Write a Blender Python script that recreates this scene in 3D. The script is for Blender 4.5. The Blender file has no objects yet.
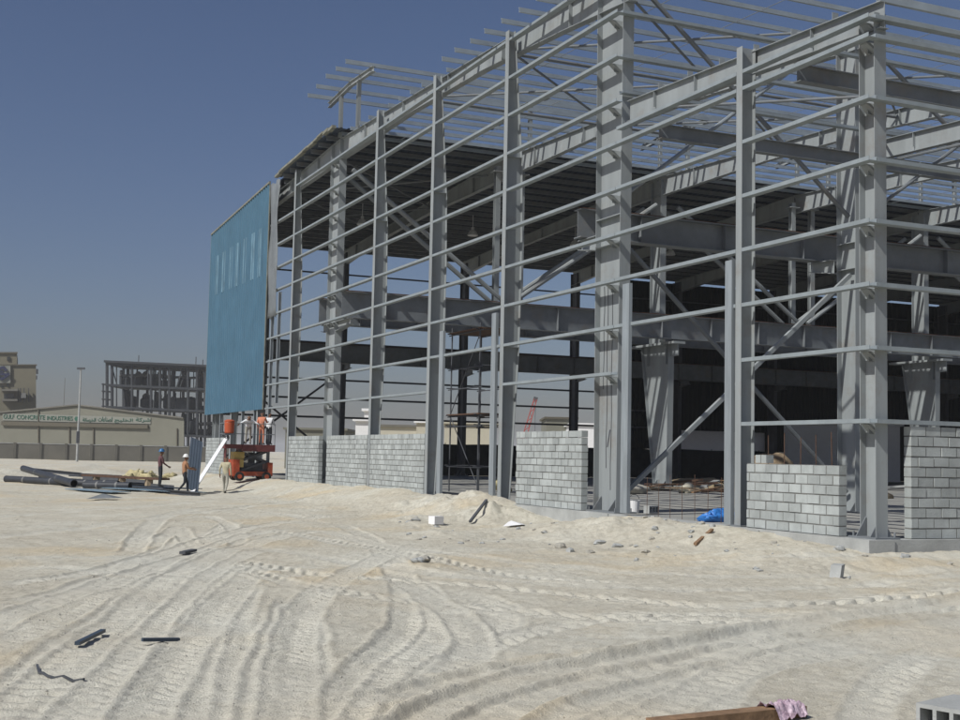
import bpy, math, random
import numpy as np
from mathutils import Vector, Matrix
random.seed(7)
rng = np.random.default_rng(7)
R = math.radians
scene = bpy.context.scene
col = scene.collection

# ------------------------------------------------------------------ camera
YAW, PITCH, ROLL, FPX = R(24.02767751), R(4.34581065), R(1.16189989), 1249.2258
CAM = np.array([-16.94371, -19.25075, 1.49050])
fw = np.array([math.sin(YAW)*math.cos(PITCH), math.cos(YAW)*math.cos(PITCH), math.sin(PITCH)])
rt = np.array([math.cos(YAW), -math.sin(YAW), 0.0])
up = np.cross(rt, fw)
rt, up = math.cos(ROLL)*rt + math.sin(ROLL)*up, -math.sin(ROLL)*rt + math.cos(ROLL)*up
cd = bpy.data.cameras.new('camera'); cam = bpy.data.objects.new('camera', cd); col.objects.link(cam)
cd.sensor_width = 36; cd.lens = FPX/960*36; cd.clip_end = 9000; cd.clip_start = 0.1
cam.matrix_world = Matrix(((rt[0], up[0], -fw[0], CAM[0]), (rt[1], up[1], -fw[1], CAM[1]), (rt[2], up[2], -fw[2], CAM[2]), (0, 0, 0, 1)))
scene.camera = cam

def ray(x, y): return (x-480)/FPX*rt + (360-y)/FPX*up + fw
def on_z(x, y, z):
    d = ray(x, y); return CAM + d*((z-CAM[2])/d[2])
def at(x, y, dep):
    return CAM + ray(x, y)*dep

# ------------------------------------------------------------------ light
SUN = Vector((-1.0, -0.30, 1.05)).normalized()
sl = bpy.data.lights.new('sun', 'SUN'); sl.energy = 3.9; sl.angle = R(0.6); sl.color = (1.0, 0.985, 0.93)
so = bpy.data.objects.new('sun', sl); col.objects.link(so)
so.rotation_euler = (-SUN).to_track_quat('-Z', 'Y').to_euler(); so.location = (-30, -10, 40)
w = bpy.data.worlds.new('World'); scene.world = w; w.use_nodes = True
nt = w.node_tree; bg = nt.nodes['Background']
sky = nt.nodes.new('ShaderNodeTexSky'); sky.sky_type = 'NISHITA'; sky.sun_disc = False
sky.sun_elevation = math.asin(SUN.z); sky.sun_rotation = math.atan2(SUN.x, SUN.y)
sky.altitude = 0; sky.air_density = 1.0; sky.dust_density = 1.6; sky.ozone_density = 4.0
tint = nt.nodes.new('ShaderNodeMix'); tint.data_type = 'RGBA'; tint.blend_type = 'MULTIPLY'; tint.inputs[0].default_value = 1.0
tint.inputs[7].default_value = (1.04, 0.965, 1.05, 1)      # slight violet cast of the dusty air
nt.links.new(sky.outputs[0], tint.inputs[6]); nt.links.new(tint.outputs[2], bg.inputs[0]); bg.inputs[1].default_value = 0.06
vs = scene.view_settings
scene.display_settings.display_device = 'sRGB'
vs.view_transform = 'Standard'; vs.look = 'None'; vs.gamma = 1; vs.exposure = 0.0; vs.use_curve_mapping = False
scene.cycles.max_bounces = 6; scene.cycles.use_denoising = True

# ------------------------------------------------------------------ materials
def mat(name, c, rough=0.7, metal=0.0, var=0.12, scale=3.0, bump=0.0, bscale=40.0, streak=False, c2=None, spec=0.4, trans=0.0, island=0.0, scuff=0.0):
    m = bpy.data.materials.new(name); m.use_nodes = True
    t = m.node_tree; b = t.nodes['Principled BSDF']
    b.inputs['Roughness'].default_value = rough; b.inputs['Metallic'].default_value = metal
    b.inputs['Specular IOR Level'].default_value = spec
    if trans: b.inputs['Transmission Weight'].default_value = trans
    tc = t.nodes.new('ShaderNodeTexCoord')
    mp = t.nodes.new('ShaderNodeMapping'); t.links.new(tc.outputs['Object'], mp.inputs[0])
    if streak: mp.inputs['Scale'].default_value = (1, 1, 0.12)
    n = t.nodes.new('ShaderNodeTexNoise'); n.inputs['Scale'].default_value = scale; n.inputs['Detail'].default_value = 6; n.inputs['Roughness'].default_value = 0.65
    t.links.new(mp.outputs[0], n.inputs['Vector'])
    r = t.nodes.new('ShaderNodeValToRGB'); t.links.new(n.outputs[0], r.inputs[0])
    e = r.color_ramp.elements
    lo = [max(0, x*(1-var)) for x in c]; hi = [min(1, x*(1+var)) for x in (c2 or c)]
    e[0].position = 0.3; e[0].color = (*lo, 1); e[1].position = 0.7; e[1].color = (*hi, 1)
    out = r.outputs[0]
    if scuff:
        n3 = t.nodes.new('ShaderNodeTexNoise'); n3.inputs['Scale'].default_value = 1.1; n3.inputs['Detail'].default_value = 9; n3.inputs['Roughness'].default_value = 0.72
        t.links.new(tc.outputs['Object'], n3.inputs['Vector'])
        r3 = t.nodes.new('ShaderNodeValToRGB'); t.links.new(n3.outputs[0], r3.inputs[0]); e3 = r3.color_ramp.elements
        e3[0].position = .53; e3[0].color = (0, 0, 0, 1); e3[1].position = .74; e3[1].color = (scuff,)*3+(1,)
        mx = t.nodes.new('ShaderNodeMix'); mx.data_type = 'RGBA'; t.links.new(r3.outputs[0], mx.inputs[0]); t.links.new(out, mx.inputs[6]); mx.inputs[7].default_value = (.20, .165, .13, 1); out = mx.outputs[2]
    if island:
        g = t.nodes.new('ShaderNodeNewGeometry'); h = t.nodes.new('ShaderNodeHueSaturation')
        mr = t.nodes.new('ShaderNodeMapRange'); mr.inputs[3].default_value = 1-island; mr.inputs[4].default_value = 1+island
        t.links.new(g.outputs['Random Per Island'], mr.inputs[0]); t.links.new(mr.outputs[0], h.inputs['Value'])
        t.links.new(out, h.inputs['Color']); out = h.outputs[0]
    t.links.new(out, b.inputs['Base Color'])
    if bump:
        n2 = t.nodes.new('ShaderNodeTexNoise'); n2.inputs['Scale'].default_value = bscale; n2.inputs['Detail'].default_value = 5
        t.links.new(tc.outputs['Object'], n2.inputs['Vector'])
        bp = t.nodes.new('ShaderNodeBump'); bp.inputs['Strength'].default_value = bump; bp.inputs['Distance'].default_value = 0.02
        t.links.new(n2.outputs[0], bp.inputs['Height']); t.links.new(bp.outputs[0], b.inputs['Normal'])
    return m
M = dict(
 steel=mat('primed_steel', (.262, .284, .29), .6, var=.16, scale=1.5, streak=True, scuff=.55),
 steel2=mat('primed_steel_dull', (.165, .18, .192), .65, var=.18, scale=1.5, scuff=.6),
 galv=mat('galvanised_steel', (.27, .30, .32), .5, .2, var=.18, scale=6, streak=True),
 girt=mat('girt_steel', (.27, .305, .32), .5, .15, var=.14, scale=2),
 purlin=mat('purlin_steel', (.32, .36, .385), .5, .2, var=.15, scale=1.2),
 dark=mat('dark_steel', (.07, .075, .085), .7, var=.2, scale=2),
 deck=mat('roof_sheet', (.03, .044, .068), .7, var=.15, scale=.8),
 deckedge=mat('roof_insulation', (.19, .19, .155), .9, var=.35, scale=3),
 blue=mat('blue_cladding', (.058, .135, .20), .6, var=.12, scale=.6, spec=.3),
 strip=mat('skylight_strip', (.13, .225, .29), .5, var=.4, scale=.9, spec=.3),
 film=mat('hanging_sheet', (.16, .175, .185), .6, var=.2, scale=1.2),
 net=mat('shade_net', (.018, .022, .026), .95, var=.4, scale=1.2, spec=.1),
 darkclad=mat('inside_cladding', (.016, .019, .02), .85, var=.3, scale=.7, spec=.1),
 block=mat('concrete_block', (.355, .38, .375), .9, var=.2, scale=1.6, bump=.6, bscale=45, island=.13, spec=.2),
 mortar=mat('mortar', (.19, .19, .18), .95, var=.2, scale=8, spec=.1),
 concrete=mat('concrete', (.36, .37, .36), .9, var=.18, scale=1.4, bump=.4, bscale=25, spec=.2),
 slab=mat('floor_concrete', (.27, .285, .285), .85, var=.25, scale=.5, c2=(.30, .285, .25)),
 sandpile=mat('sand_pile', (.36, .29, .19), .95, var=.2, scale=3, bump=.8, bscale=14, spec=.1),
 earth=mat('brown_earth', (.13, .095, .065), .95, var=.4, scale=2, bump=.8, bscale=14, spec=.1, c2=(.26, .2, .13)),
 rust=mat('rusty_steel', (.10, .055, .035), .9, var=.3, scale=8),
 wood=mat('timber', (.24, .15, .085), .85, var=.35, scale=9, bump=.4, bscale=50),
 palewood=mat('pale_timber', (.36, .29, .2), .85, var=.3, scale=7),
 white=mat('white_paint', (.80, .80, .80), .5, var=.04),
 cream=mat('cream_cladding', (.175, .172, .138), .85, var=.10, scale=.15),
 creambright=mat('cream_render', (.50, .47, .38), .85, var=.08, scale=.3),
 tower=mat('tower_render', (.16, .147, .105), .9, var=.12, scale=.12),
 brown=mat('brown_trim', (.10, .09, .065), .8),
 fencewall=mat('boundary_block', (.15, .143, .122), .9, var=.15, scale=.4),
 green=mat('green_lettering', (.02, .10, .065), .6),
 signband=mat('sign_band', (.22, .225, .195), .7, var=.06),
 navy=mat('navy_emblem', (.02, .025, .07), .6),
 glass=mat('dark_glass', (.02, .025, .03), .25, spec=.5),
 plant=mat('plant_steel', (.036, .04, .046), .75, var=.3, scale=.4),
 plant2=mat('plant_vessel', (.15, .15, .145), .6, var=.3, scale=.3),
 orange=mat('orange_paint', (.36, .062, .022), .6, var=.35, scale=5, scuff=.6),
 darkred=mat('dark_red_paint', (.13, .035, .035), .65, var=.25, scale=4),
 jug=mat('orange_plastic', (.44, .085, .03), .5, var=.08),
 yellow=mat('yellow_paint', (.45, .33, .10), .6, var=.2),
 sheet=mat('slate_sheet', (.042, .06, .085), .5, var=.1),
 sheetpale=mat('pale_blue_sheet', (.24, .33, .40), .45, var=.2, scale=2),
 pipe=mat('dark_wrap', (.03, .034, .042), .55, var=.25, scale=2),
 bluetarp=mat('blue_tarp', (.04, .20, .58), .45, var=.15),
 pink=mat('pink_film', (.33, .2, .27), .3, var=.25, scale=14, c2=(.52, .42, .48), bump=1.0, bscale=26),
 yellowbag=mat('yellow_bag', (.42, .37, .21), .8, var=.25, scale=4),
 skin=mat('skin', (.17, .085, .05), .6), hair=mat('hair', (.012, .01, .009), .7),
 maroon=mat('maroon_shirt', (.11, .05, .055), .85), darkcloth=mat('dark_trousers', (.02, .024, .03), .9),
 tan=mat('tan_shirt', (.33, .17, .09), .85), khaki=mat('cream_coverall', (.46, .42, .29), .9, var=.15, scale=6),
 greyt=mat('grey_trousers', (.36, .35, .30), .9), shoe=mat('shoe', (.02, .016, .014), .7),
 whiteshirt=mat('white_shirt', (.74, .76, .78), .85), peach=mat('peach_shirt', (.58, .22, .13), .85),
 helmetblue=mat('blue_helmet', (.03, .13, .30), .35), helmetwhite=mat('white_helmet', (.72, .72, .70), .35),
 rubber=mat('rubber', (.02, .02, .02), .9), red=mat('red_lattice', (.32, .06, .05), .7),
 lamp=mat('lamp_casing', (.55, .56, .56), .4), stone=mat('rubble', (.36, .345, .30), .95, var=.2, scale=6, bump=.6, bscale=20),
)

# ------------------------------------------------------------------ mesh building
class MB:
    def __init__(s): s.v = []; s.f = []; s.m = []
    def add(s, vs, fs, mi=0):
        o = len(s.v); s.v += [tuple(map(float, p)) for p in vs]
        s.f += [tuple(i+o for i in f) for f in fs]; s.m += [mi]*len(fs)
    def obox(s, c, ax, ay, az, mi=0):      # half-extent vectors
        c, ax, ay, az = map(np.asarray, (c, ax, ay, az))
        vs = [c+i*ax+j*ay+k*az for k in (-1, 1) for j in (-1, 1) for i in (-1, 1)]
        s.add(vs, [(0, 2, 3, 1), (4, 5, 7, 6), (0, 1, 5, 4), (2, 6, 7, 3), (0, 4, 6, 2), (1, 3, 7, 5)], mi)
    def box(s, lo, hi, mi=0):
        lo, hi = np.array(lo, float), np.array(hi, float); c = (lo+hi)/2; h = (hi-lo)/2
        s.obox(c, (h[0], 0, 0), (0, h[1], 0), (0, 0, h[2]), mi)
    def bar(s, p0, p1, wd, h, upv=(0, 0, 1), mi=0):
        p0, p1 = np.array(p0, float), np.array(p1, float); d = p1-p0; L = np.linalg.norm(d); d /= L
        u = np.array(upv, float); u -= d*(u@d)
        if np.linalg.norm(u) < 1e-4: u = np.array([1., 0, 0]); u -= d*(u@d)
        u /= np.linalg.norm(u); n = np.cross(d, u)
        s.obox((p0+p1)/2, d*L/2, n*wd/2, u*h/2, mi)
    def loft(s, rings, mi=0, caps=True, closed=True):
        n = len(rings[0]); vs = [p for r in rings for p in r]; fs = []
        for i in range(len(rings)-1):
            for j in range(n if closed else n-1):
                a, b = i*n+j, i*n+(j+1) % n
                fs.append((a, b, b+n, a+n))
        if caps: fs += [tuple(range(n))[::-1], tuple(range((len(rings)-1)*n, len(rings)*n))]
        s.add(vs, fs, mi)
    def tube(s, pts, r, seg=8, mi=0, r2=None):
        pts = [np.array(p, float) for p in pts]; rings = []
        for i, p in enumerate(pts):
            d = pts[min(i+1, len(pts)-1)]-pts[max(i-1, 0)]; d /= np.linalg.norm(d)
            a = np.array([0, 0, 1.]) if abs(d[2]) < .9 else np.array([1., 0, 0])
            u = np.cross(d, a); u /= np.linalg.norm(u); v = np.cross(d, u)
            rr = r if r2 is None else r+(r2-r)*i/(len(pts)-1)
            rings.append([p+rr*(math.cos(t)*u+math.sin(t)*v) for t in np.linspace(0, 2*math.pi, seg, endpoint=False)])
        s.loft(rings, mi)
    def lathe(s, c, prof, seg=16, mi=0, ax=(0, 0, 1)):
        rings = []
        for r_, z in prof:
            rings.append([np.array(c)+np.array((r_*math.cos(t), r_*math.sin(t), z)) for t in np.linspace(0, 2*math.pi, seg, endpoint=False)])
        s.loft(rings, mi)
    # I-section through stations [(point, depth)], web along W, flanges along N
    def ibeam(s, st, W, N, b, tf=.02, tw=.014, mi=0):
        W = np.array(W, float); W /= np.linalg.norm(W); N = np.array(N, float); N /= np.linalg.norm(N)
        rings = []
        for p, h in st:
            p = np.array(p, float); h2 = h/2; b2 = b/2; t2 = tw/2
            pr = [(-b2, -h2), (b2, -h2), (b2, -h2+tf), (t2, -h2+tf), (t2, h2-tf), (b2, h2-tf), (b2, h2), (-b2, h2), (-b2, h2-tf), (-t2, h2-tf), (-t2, -h2+tf), (-b2, -h2+tf)]
            rings.append([p+n*N+q*W for n, q in pr])
        s.loft(rings, mi, caps=False)
        for k, rev in ((0, True), (-1, False)):
            r = rings[k]; q = [(0, 1, 2, 3, 10, 11), (3, 4, 9, 10), (4, 5, 6, 7, 8, 9)]
            s.add(r, [f[::-1] if rev else f for f in q], mi)
    # Z-section: web along W (depth h), one flange towards +N at +W end, the other towards -N at -W end
    def zbar(s, p0, p1, W, N, h, b, t=.012, mi=0):
        W = np.array(W, float); N = np.array(N, float); h2 = h/2
        pr = [(-b, -h2), (t, -h2), (t, h2-t), (b, h2-t), (b, h2), (0, h2), (0, -h2+t), (-b, -h2+t)]
        rings = [[np.array(p, float)+n*N+q*W for n, q in pr] for p in (p0, p1)]
        s.loft(rings, mi, caps=False)
        for k, rev in ((0, True), (-1, False)):
            q = [(0, 1, 6, 7), (1, 2, 5, 6), (2, 3, 4, 5)]
            s.add(rings[k], [f[::-1] if rev else f for f in q], mi)
    def build(s, name, mats, parent=None, loc=None, smooth=False):
        if not isinstance(mats, (list, tuple)): mats = [mats]
        org = np.array(loc if loc is not None else (parent['_o'] if parent is not None else (0, 0, 0)), float)
        me = bpy.data.meshes.new(name)
        vs = (np.array(s.v)-org).tolist()
        me.from_pydata(vs, [], s.f)
        for m in mats: me.materials.append(m if not isinstance(m, str) else M[m])
        if len(mats) > 1: me.polygons.foreach_set('material_index', s.m)
        if smooth: me.polygons.foreach_set('use_smooth', [True]*len(me.polygons))
        me.update()
        o = bpy.data.objects.new(name, me); col.objects.link(o)
        o['_o'] = org.tolist()
        if parent is not None:
            o.parent = parent
            po = np.array(parent['_o']); o.location = (org-po).tolist()
        else: o.location = org.tolist()
        return o
def tag(o, label=None, cat=None, group=None, kind=None):
    if label: o['label'] = label
    if cat: o['category'] = cat
    if group: o['group'] = group
    if kind: o['kind'] = kind
    return o
def thing(name, loc, label, cat, group=None):
    o = bpy.data.objects.new(name, None); col.objects.link(o); o.location = loc; o['_o'] = list(map(float, loc))
    o.empty_display_size = .3
    return tag(o, label, cat, group)
X_, Y_, Z_ = np.eye(3)

# ------------------------------------------------------------------ noise for the terrain
def _hash(ix, iy, s):
    h = (ix.astype(np.int64)*374761393 + iy.astype(np.int64)*668265263 + s*1442695041) & 0xffffffff
    h = ((h ^ (h >> 13))*1274126177) & 0xffffffff
    return ((h ^ (h >> 16)) & 0xffffff)/float(0xffffff)
def vnoise(x, y, s=0):
    ix, iy = np.floor(x), np.floor(y); fx, fy = x-ix, y-iy
    u, v = fx*fx*fx*(fx*(fx*6-15)+10), fy*fy*fy*(fy*(fy*6-15)+10)
    a, b, c, d = _hash(ix, iy, s), _hash(ix+1, iy, s), _hash(ix, iy+1, s), _hash(ix+1, iy+1, s)
    return (a*(1-u)+b*u)*(1-v)+(c*(1-u)+d*u)*v-.5
def fbm(x, y, f, o=4, s=0, g=.5):
    r = np.zeros_like(x); a = 1.
    for i in range(o):
        ca, sa = math.cos(.7*i+s), math.sin(.7*i+s)
        r += a*vnoise((x*ca-y*sa)*f, (x*sa+y*ca)*f, s+i); f *= 2.03; a *= g
    return r
def sstep(a, b, x):
    t = np.clip((x-a)/(b-a), 0, 1); return t*t*(3-2*t)
GY = np.array([-30, -6, -2.5, 0, 4, 8, 9.5, 11, 12.6, 14, 15.5, 17, 19, 22, 24, 30, 40, 50, 62, 75, 200])
GZ = np.array([-.5, -.44, -.36, -.27, -.11, -.10, -.2, -.40, -.42, -.28, -.05, .10, .06, -.02, .06, .07, .02, .0, .0, -.2, -.5])
MOUNDS = [(-1.1, 17.6, .26, 1.5), (-1.5, 14.4, .32, 1.1), (-1.7, 20.4, .16, 1.6), (-1.6, 11.2, .12, 1.), (-5.2, 9.2, .12, .9), (-1.3, 24.5, .05, 2.2), (-8.6, 2.0, .13, .55), (-3.4, 15.0, .15, 1.3), (-4.4, 12.6, .14, .8),
          (-1.2, 7.5, .14, 1.6), (-1.2, 4.2, .13, 1.4), (-1.8, 0.5, .12, 1.3), (-2.6, 8.6, .08, 1.2), (-1.6, -1.4, .04, 1.3), (-16, 36, .2, 2.4), (-19, 30, .22, 2.5), (-14, 66, .5, 4), (-6, 75, .55, 5), (-22, 80, .7, 6), (-2, 90, .5, 7)]
def track(pts, wd, dep, tread=0.0, pitch=.16, ang=0.0):
    P = np.array([on_z(x, y, -.5)[:2] for x, y in pts])
    out = []
    for i in range(len(P)-1):
        p0, p1, p2, p3 = P[max(i-1, 0)], P[i], P[i+1], P[min(i+2, len(P)-1)]
        for t in np.linspace(0, 1, 7)[:-1]:
            out.append(.5*((2*p1)+(-p0+p2)*t+(2*p0-5*p1+4*p2-p3)*t*t+(-p0+3*p1-3*p2+p3)*t**3))
    out.append(P[-1]); return (np.array(out), wd, dep, tread, pitch, ang)
TR = [
 track([(170, 745), (180, 680), (190, 640), (205, 610), (222, 580), (236, 556)], .52, .035, .022, .13),
 track([(205, 745), (212, 680), (221, 640), (233, 605), (246, 580)], .5, .03, .018, .13),
 track([(238, 745), (243, 680), (249, 640), (256, 610)], .45, .022, .014, .12),
 track([(262, 745), (270, 680), (281, 640), (291, 612), (297, 590)], .5, .04, .026, .15, .5),
 track([(300, 745), (304, 690), (306, 650), (304, 618), (298, 595)], .46, .035, .012, .15, -.5),
 track([(318, 745), (345, 692), (376, 657), (402, 630), (411, 605), (405, 580), (388, 556), (365, 536), (340, 524)], .5, .05, .026, .16, .4),
 track([(352, 745), (372, 700), (398, 668), (424, 645), (440, 625), (436, 600), (418, 575)], .42, .03, .014, .14, -.4),
 track([(470, 640), (498, 628), (506, 612), (494, 598), (470, 590), (440, 588)], .5, .04, .02, .2, .3),
 track([(230, 556), (300, 568), (360, 574), (430, 578), (500, 583), (560, 590), (640, 598), (720, 604), (800, 602), (900, 597), (1000, 590)], .55, .05, .034, .24, .5),
 track([(230, 540), (320, 555), (400, 566), (480, 574), (600, 584), (700, 588), (820, 586), (1000, 578)], .55, .04, .028, .24, -.5),
 track([(395, 735), (440, 703), (500, 681), (560, 664), (620, 653), (700, 640), (800, 622), (900, 609), (1000, 597)], .6, .085, .012, .3),
 track([(330, 700), (400, 686), (460, 673), (520, 662), (580, 655), (640, 648), (740, 632), (860, 615), (1000, 600)], .42, .07, .0),
 track([(440, 745), (500, 703), (550, 686), (610, 670), (690, 654), (780, 636)], .55, .085, .012, .3),
 track([(520, 760), (580, 715), (650, 688), (740, 662), (850, 640), (1000, 615)], .7, .04, .01, .2),
 track([(-30, 712), (50, 655), (100, 618), (150, 583), (190, 556), (212, 538)], .5, .035, .02, .16, .4),
 track([(-30, 655), (50, 617), (100, 591), (160, 560), (205, 536), (240, 520)], .5, .03, .016, .16),
 track([(-30, 606), (60, 590), (120, 570), (170, 545), (205, 528)], .5, .035, .01, .2),
 track([(0, 745), (70, 694), (120, 653), (152, 620), (178, 590)], .5, .04, .026, .16, .5),
 track([(95, 745), (140, 695), (170, 652), (192, 622), (220, 590)], .48, .035, .022, .16, -.5),
 track([(150, 546), (178, 527), (190, 542), (215, 549), (237, 545), (232, 527), (208, 517), (186, 518)], .4, .05, .01, .2),
 track([(130, 552), (152, 524), (185, 511), (230, 508), (275, 513), (330, 523)], .5, .045, .015, .2),
 track([(-30, 566), (60, 566), (160, 571), (260, 572), (330, 566)], .6, .04, .0),
 track([(680, 750), (712, 700), (730, 672), (745, 650), (765, 628)], .45, .022, .014, .18),
 track([(-30, 540), (60, 530), (140, 520), (240, 508), (330, 500)], .5, .04, .01, .3),
 track([(-30, 520), (70, 512), (170, 505), (280, 497), (380, 494)], .5, .04, .01, .3),
 track([(640, 560), (760, 566), (880, 568), (1000, 566)], .5, .025, .012, .3),
]
TR += [
 track([(120, 745), (152, 690), (180, 648), (205, 618), (240, 580), (262, 560)], .48, .03, .018, .15, .3),
 track([(420, 745), (436, 700), (452, 668), (478, 640), (500, 618), (488, 600), (455, 590)], .46, .035, .018, .17, .3),
 track([(45, 745), (95, 680), (135, 636), (170, 600), (200, 575), (240, 553), (300, 548)], .46, .03, .016, .16, .4),
 track([(-30, 735), (30, 690), (90, 640), (140, 600), (180, 570), (230, 548), (290, 535), (350, 530)], .5, .035, .02, .17, -.4),
 track([(-30, 630), (40, 602), (110, 580), (180, 552), (240, 536), (310, 530), (380, 545), (420, 560)], .5, .03, .016, .2, .3),
 track([(-30, 585), (70, 574), (150, 556), (210, 538), (260, 526), (330, 515)], .5, .035, .014, .2),
 track([(285, 745), (288, 690), (292, 650), (300, 612), (325, 585), (370, 560), (420, 545)], .48, .03, .018, .16, .3),
 track([(395, 745), (410, 705), (440, 668), (485, 640), (550, 622), (640, 612), (760, 612), (1000, 606)], .5, .04, .02, .2, .4),
 track([(560, 745), (620, 712), (690, 684), (780, 658), (880, 640), (1000, 628)], .5, .03, .014, .18, .3),
 track([(230, 562), (310, 582), (400, 596), (500, 606), (620, 616), (760, 618), (880, 612), (1000, 604)], .52, .04, .026, .22, .5),
 track([(340, 540), (430, 552), (540, 562), (680, 574), (820, 578), (1000, 574)], .5, .03, .02, .24, -.4),
 track([(260, 530), (330, 540), (420, 556), (520, 572), (640, 584)], .5, .03, .02, .2, .4),
 track([(600, 745), (640, 715), (690, 690), (730, 668), (800, 645)], .42, .025, .016, .17),
 track([(860, 745), (870, 700), (900, 665), (950, 640), (1000, 630)], .45, .02, .012, .18, .3),
 track([(400, 575), (440, 600), (470, 625), (470, 650), (440, 680), (420, 720)], .45, .03, .016, .17, .3),
]
TR = [t_ for i, t_ in enumerate(TR) if i not in (10, 11, 12)]+[(TR[11][0], .45, .10, 0., .2, 0.), (TR[10][0], .6, .11, .008, .3, 0.), (TR[12][0], .55, .11, .008, .3, 0.)]
def ground_h(x, y, tracks=True):
    d = np.hypot(np.maximum(0, -x), np.maximum(0, -y))
    d = np.where((y > 62), np.hypot(np.maximum(0, -x), y-62), d)
    edge = np.interp(y, GY, GZ)
    wv = 3.4+1.5*vnoise(y*.25, x*0.1, 5)
    z = -.5+(.5+edge)*(1-sstep(0, 1, d/wv))
    for mx, my, mh, mr in MOUNDS:
        q = ((x-mx)**2+(y-my)**2)/(mr*mr)
        k = q < 7
        z[k] += mh*np.exp(-q[k])*(1+.9*fbm(x[k], y[k], 1.6, 4, 31))
    near = np.exp(-((x+16)**2+(y+9)**2)/600)
    rough = 1.5-.85*sstep(2.5, 6, d)
    z += .10*fbm(x, y, .12, 3, 3)+.035*fbm(x, y, .7, 4, 11)*rough*1.6+.022*fbm(x, y, 3.1, 3, 17)*rough
    z += .016*np.abs(fbm(x, y, 6.5, 3, 61))*(1.3-.5*sstep(3, 7, d))+.014*fbm(x, y, 13., 2, 67)
    far = sstep(60, 110, np.hypot(x-CAM[0], y-CAM[1]))
    z += far*.25*fbm(x, y, .05, 3, 23)
    tc = np.zeros_like(z); D = np.zeros_like(z)
    if tracks:
        rut = .045*np.abs(fbm(x*.9+y*.25, y*.35, .8, 3, 41))
        z -= rut*(1-sstep(20, 60, d))*sstep(2, 5, d)
        for ti, (pts, wd, dep, tread, pitch, ang) in enumerate(TR):
            tread = tread*(1.35, .6, 1.1, .35, 1.25, .8)[ti*7 % 6]
            lo, hi = pts.min(0)-1, pts.max(0)+1
            k = np.where((x > lo[0]) & (x < hi[0]) & (y > lo[1]) & (y < hi[1]))[0]
            if len(k) == 0: continue
            px, py = x[k], y[k]; bd = np.full(len(k), 9.); bs = np.zeros(len(k)); sg = np.zeros(len(k)); s0 = 0
            for a, b in zip(pts[:-1], pts[1:]):
                ab = b-a; L = np.hypot(*ab)
                if L < 1e-6: continue
                t = np.clip(((px-a[0])*ab[0]+(py-a[1])*ab[1])/L**2, 0, 1)
                dx, dy = px-a[0]-t*ab[0], py-a[1]-t*ab[1]; q = np.hypot(dx, dy); m = q < bd
                bd[m] = q[m]; bs[m] = s0+t[m]*L; sg[m] = np.sign(ab[0]*dy[m]-ab[1]*dx[m]); s0 += L
            n = bd/(wd/2*(1+.18*vnoise(bs*.9, bs*0+1, 3)))+.09*fbm(px, py, 5., 3, 87)
            amp = np.clip(.95+.7*fbm(px, py, .5, 2, 51), .5, 1.3)
            ends = np.minimum(1, np.minimum(bs, s0-bs)/1.2+.05)
            prof = -(1-sstep(.8, 1.05, n))*dep*.5+dep*.36*np.exp(-((n-1.18)/.14)**2)
            lat = bd*sg
            ph = (bs+np.abs(lat)*(ang+.35)*1.6)/(pitch*1.6)
            tr_ = (np.abs(((ph+.15*vnoise(bs*2, lat*3, 9)) % 1)-.5)*2)
            tr_ = sstep(.35, .65, tr_)-.5
            prof += 2.0*tread*tr_*(1-sstep(.7, 1.0, n))*np.clip(.75+1.3*fbm(px, py, .8, 2, 77), .1, 1.2)
            wv_ = (1-sstep(1.0, 1.45, n))*ends*.8
            D[k] = D[k]*(1-wv_)+prof*amp*ends
            tc[k] = np.maximum(tc[k], (1-sstep(.8, 1.25, n))*np.clip(amp, 0, 1)*ends)
    z = z+np.clip(D, -.10, .07)
    inside = (x > .12) & (y > .12) & (x < 73) & (y < 62.3)
    z = np.where(inside, np.minimum(z, -.45), z)
    return z, tc
def gz(x, y):
    a = ground_h(np.array([float(x)]), np.array([float(y)]))[0]; return float(a[0])

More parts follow.
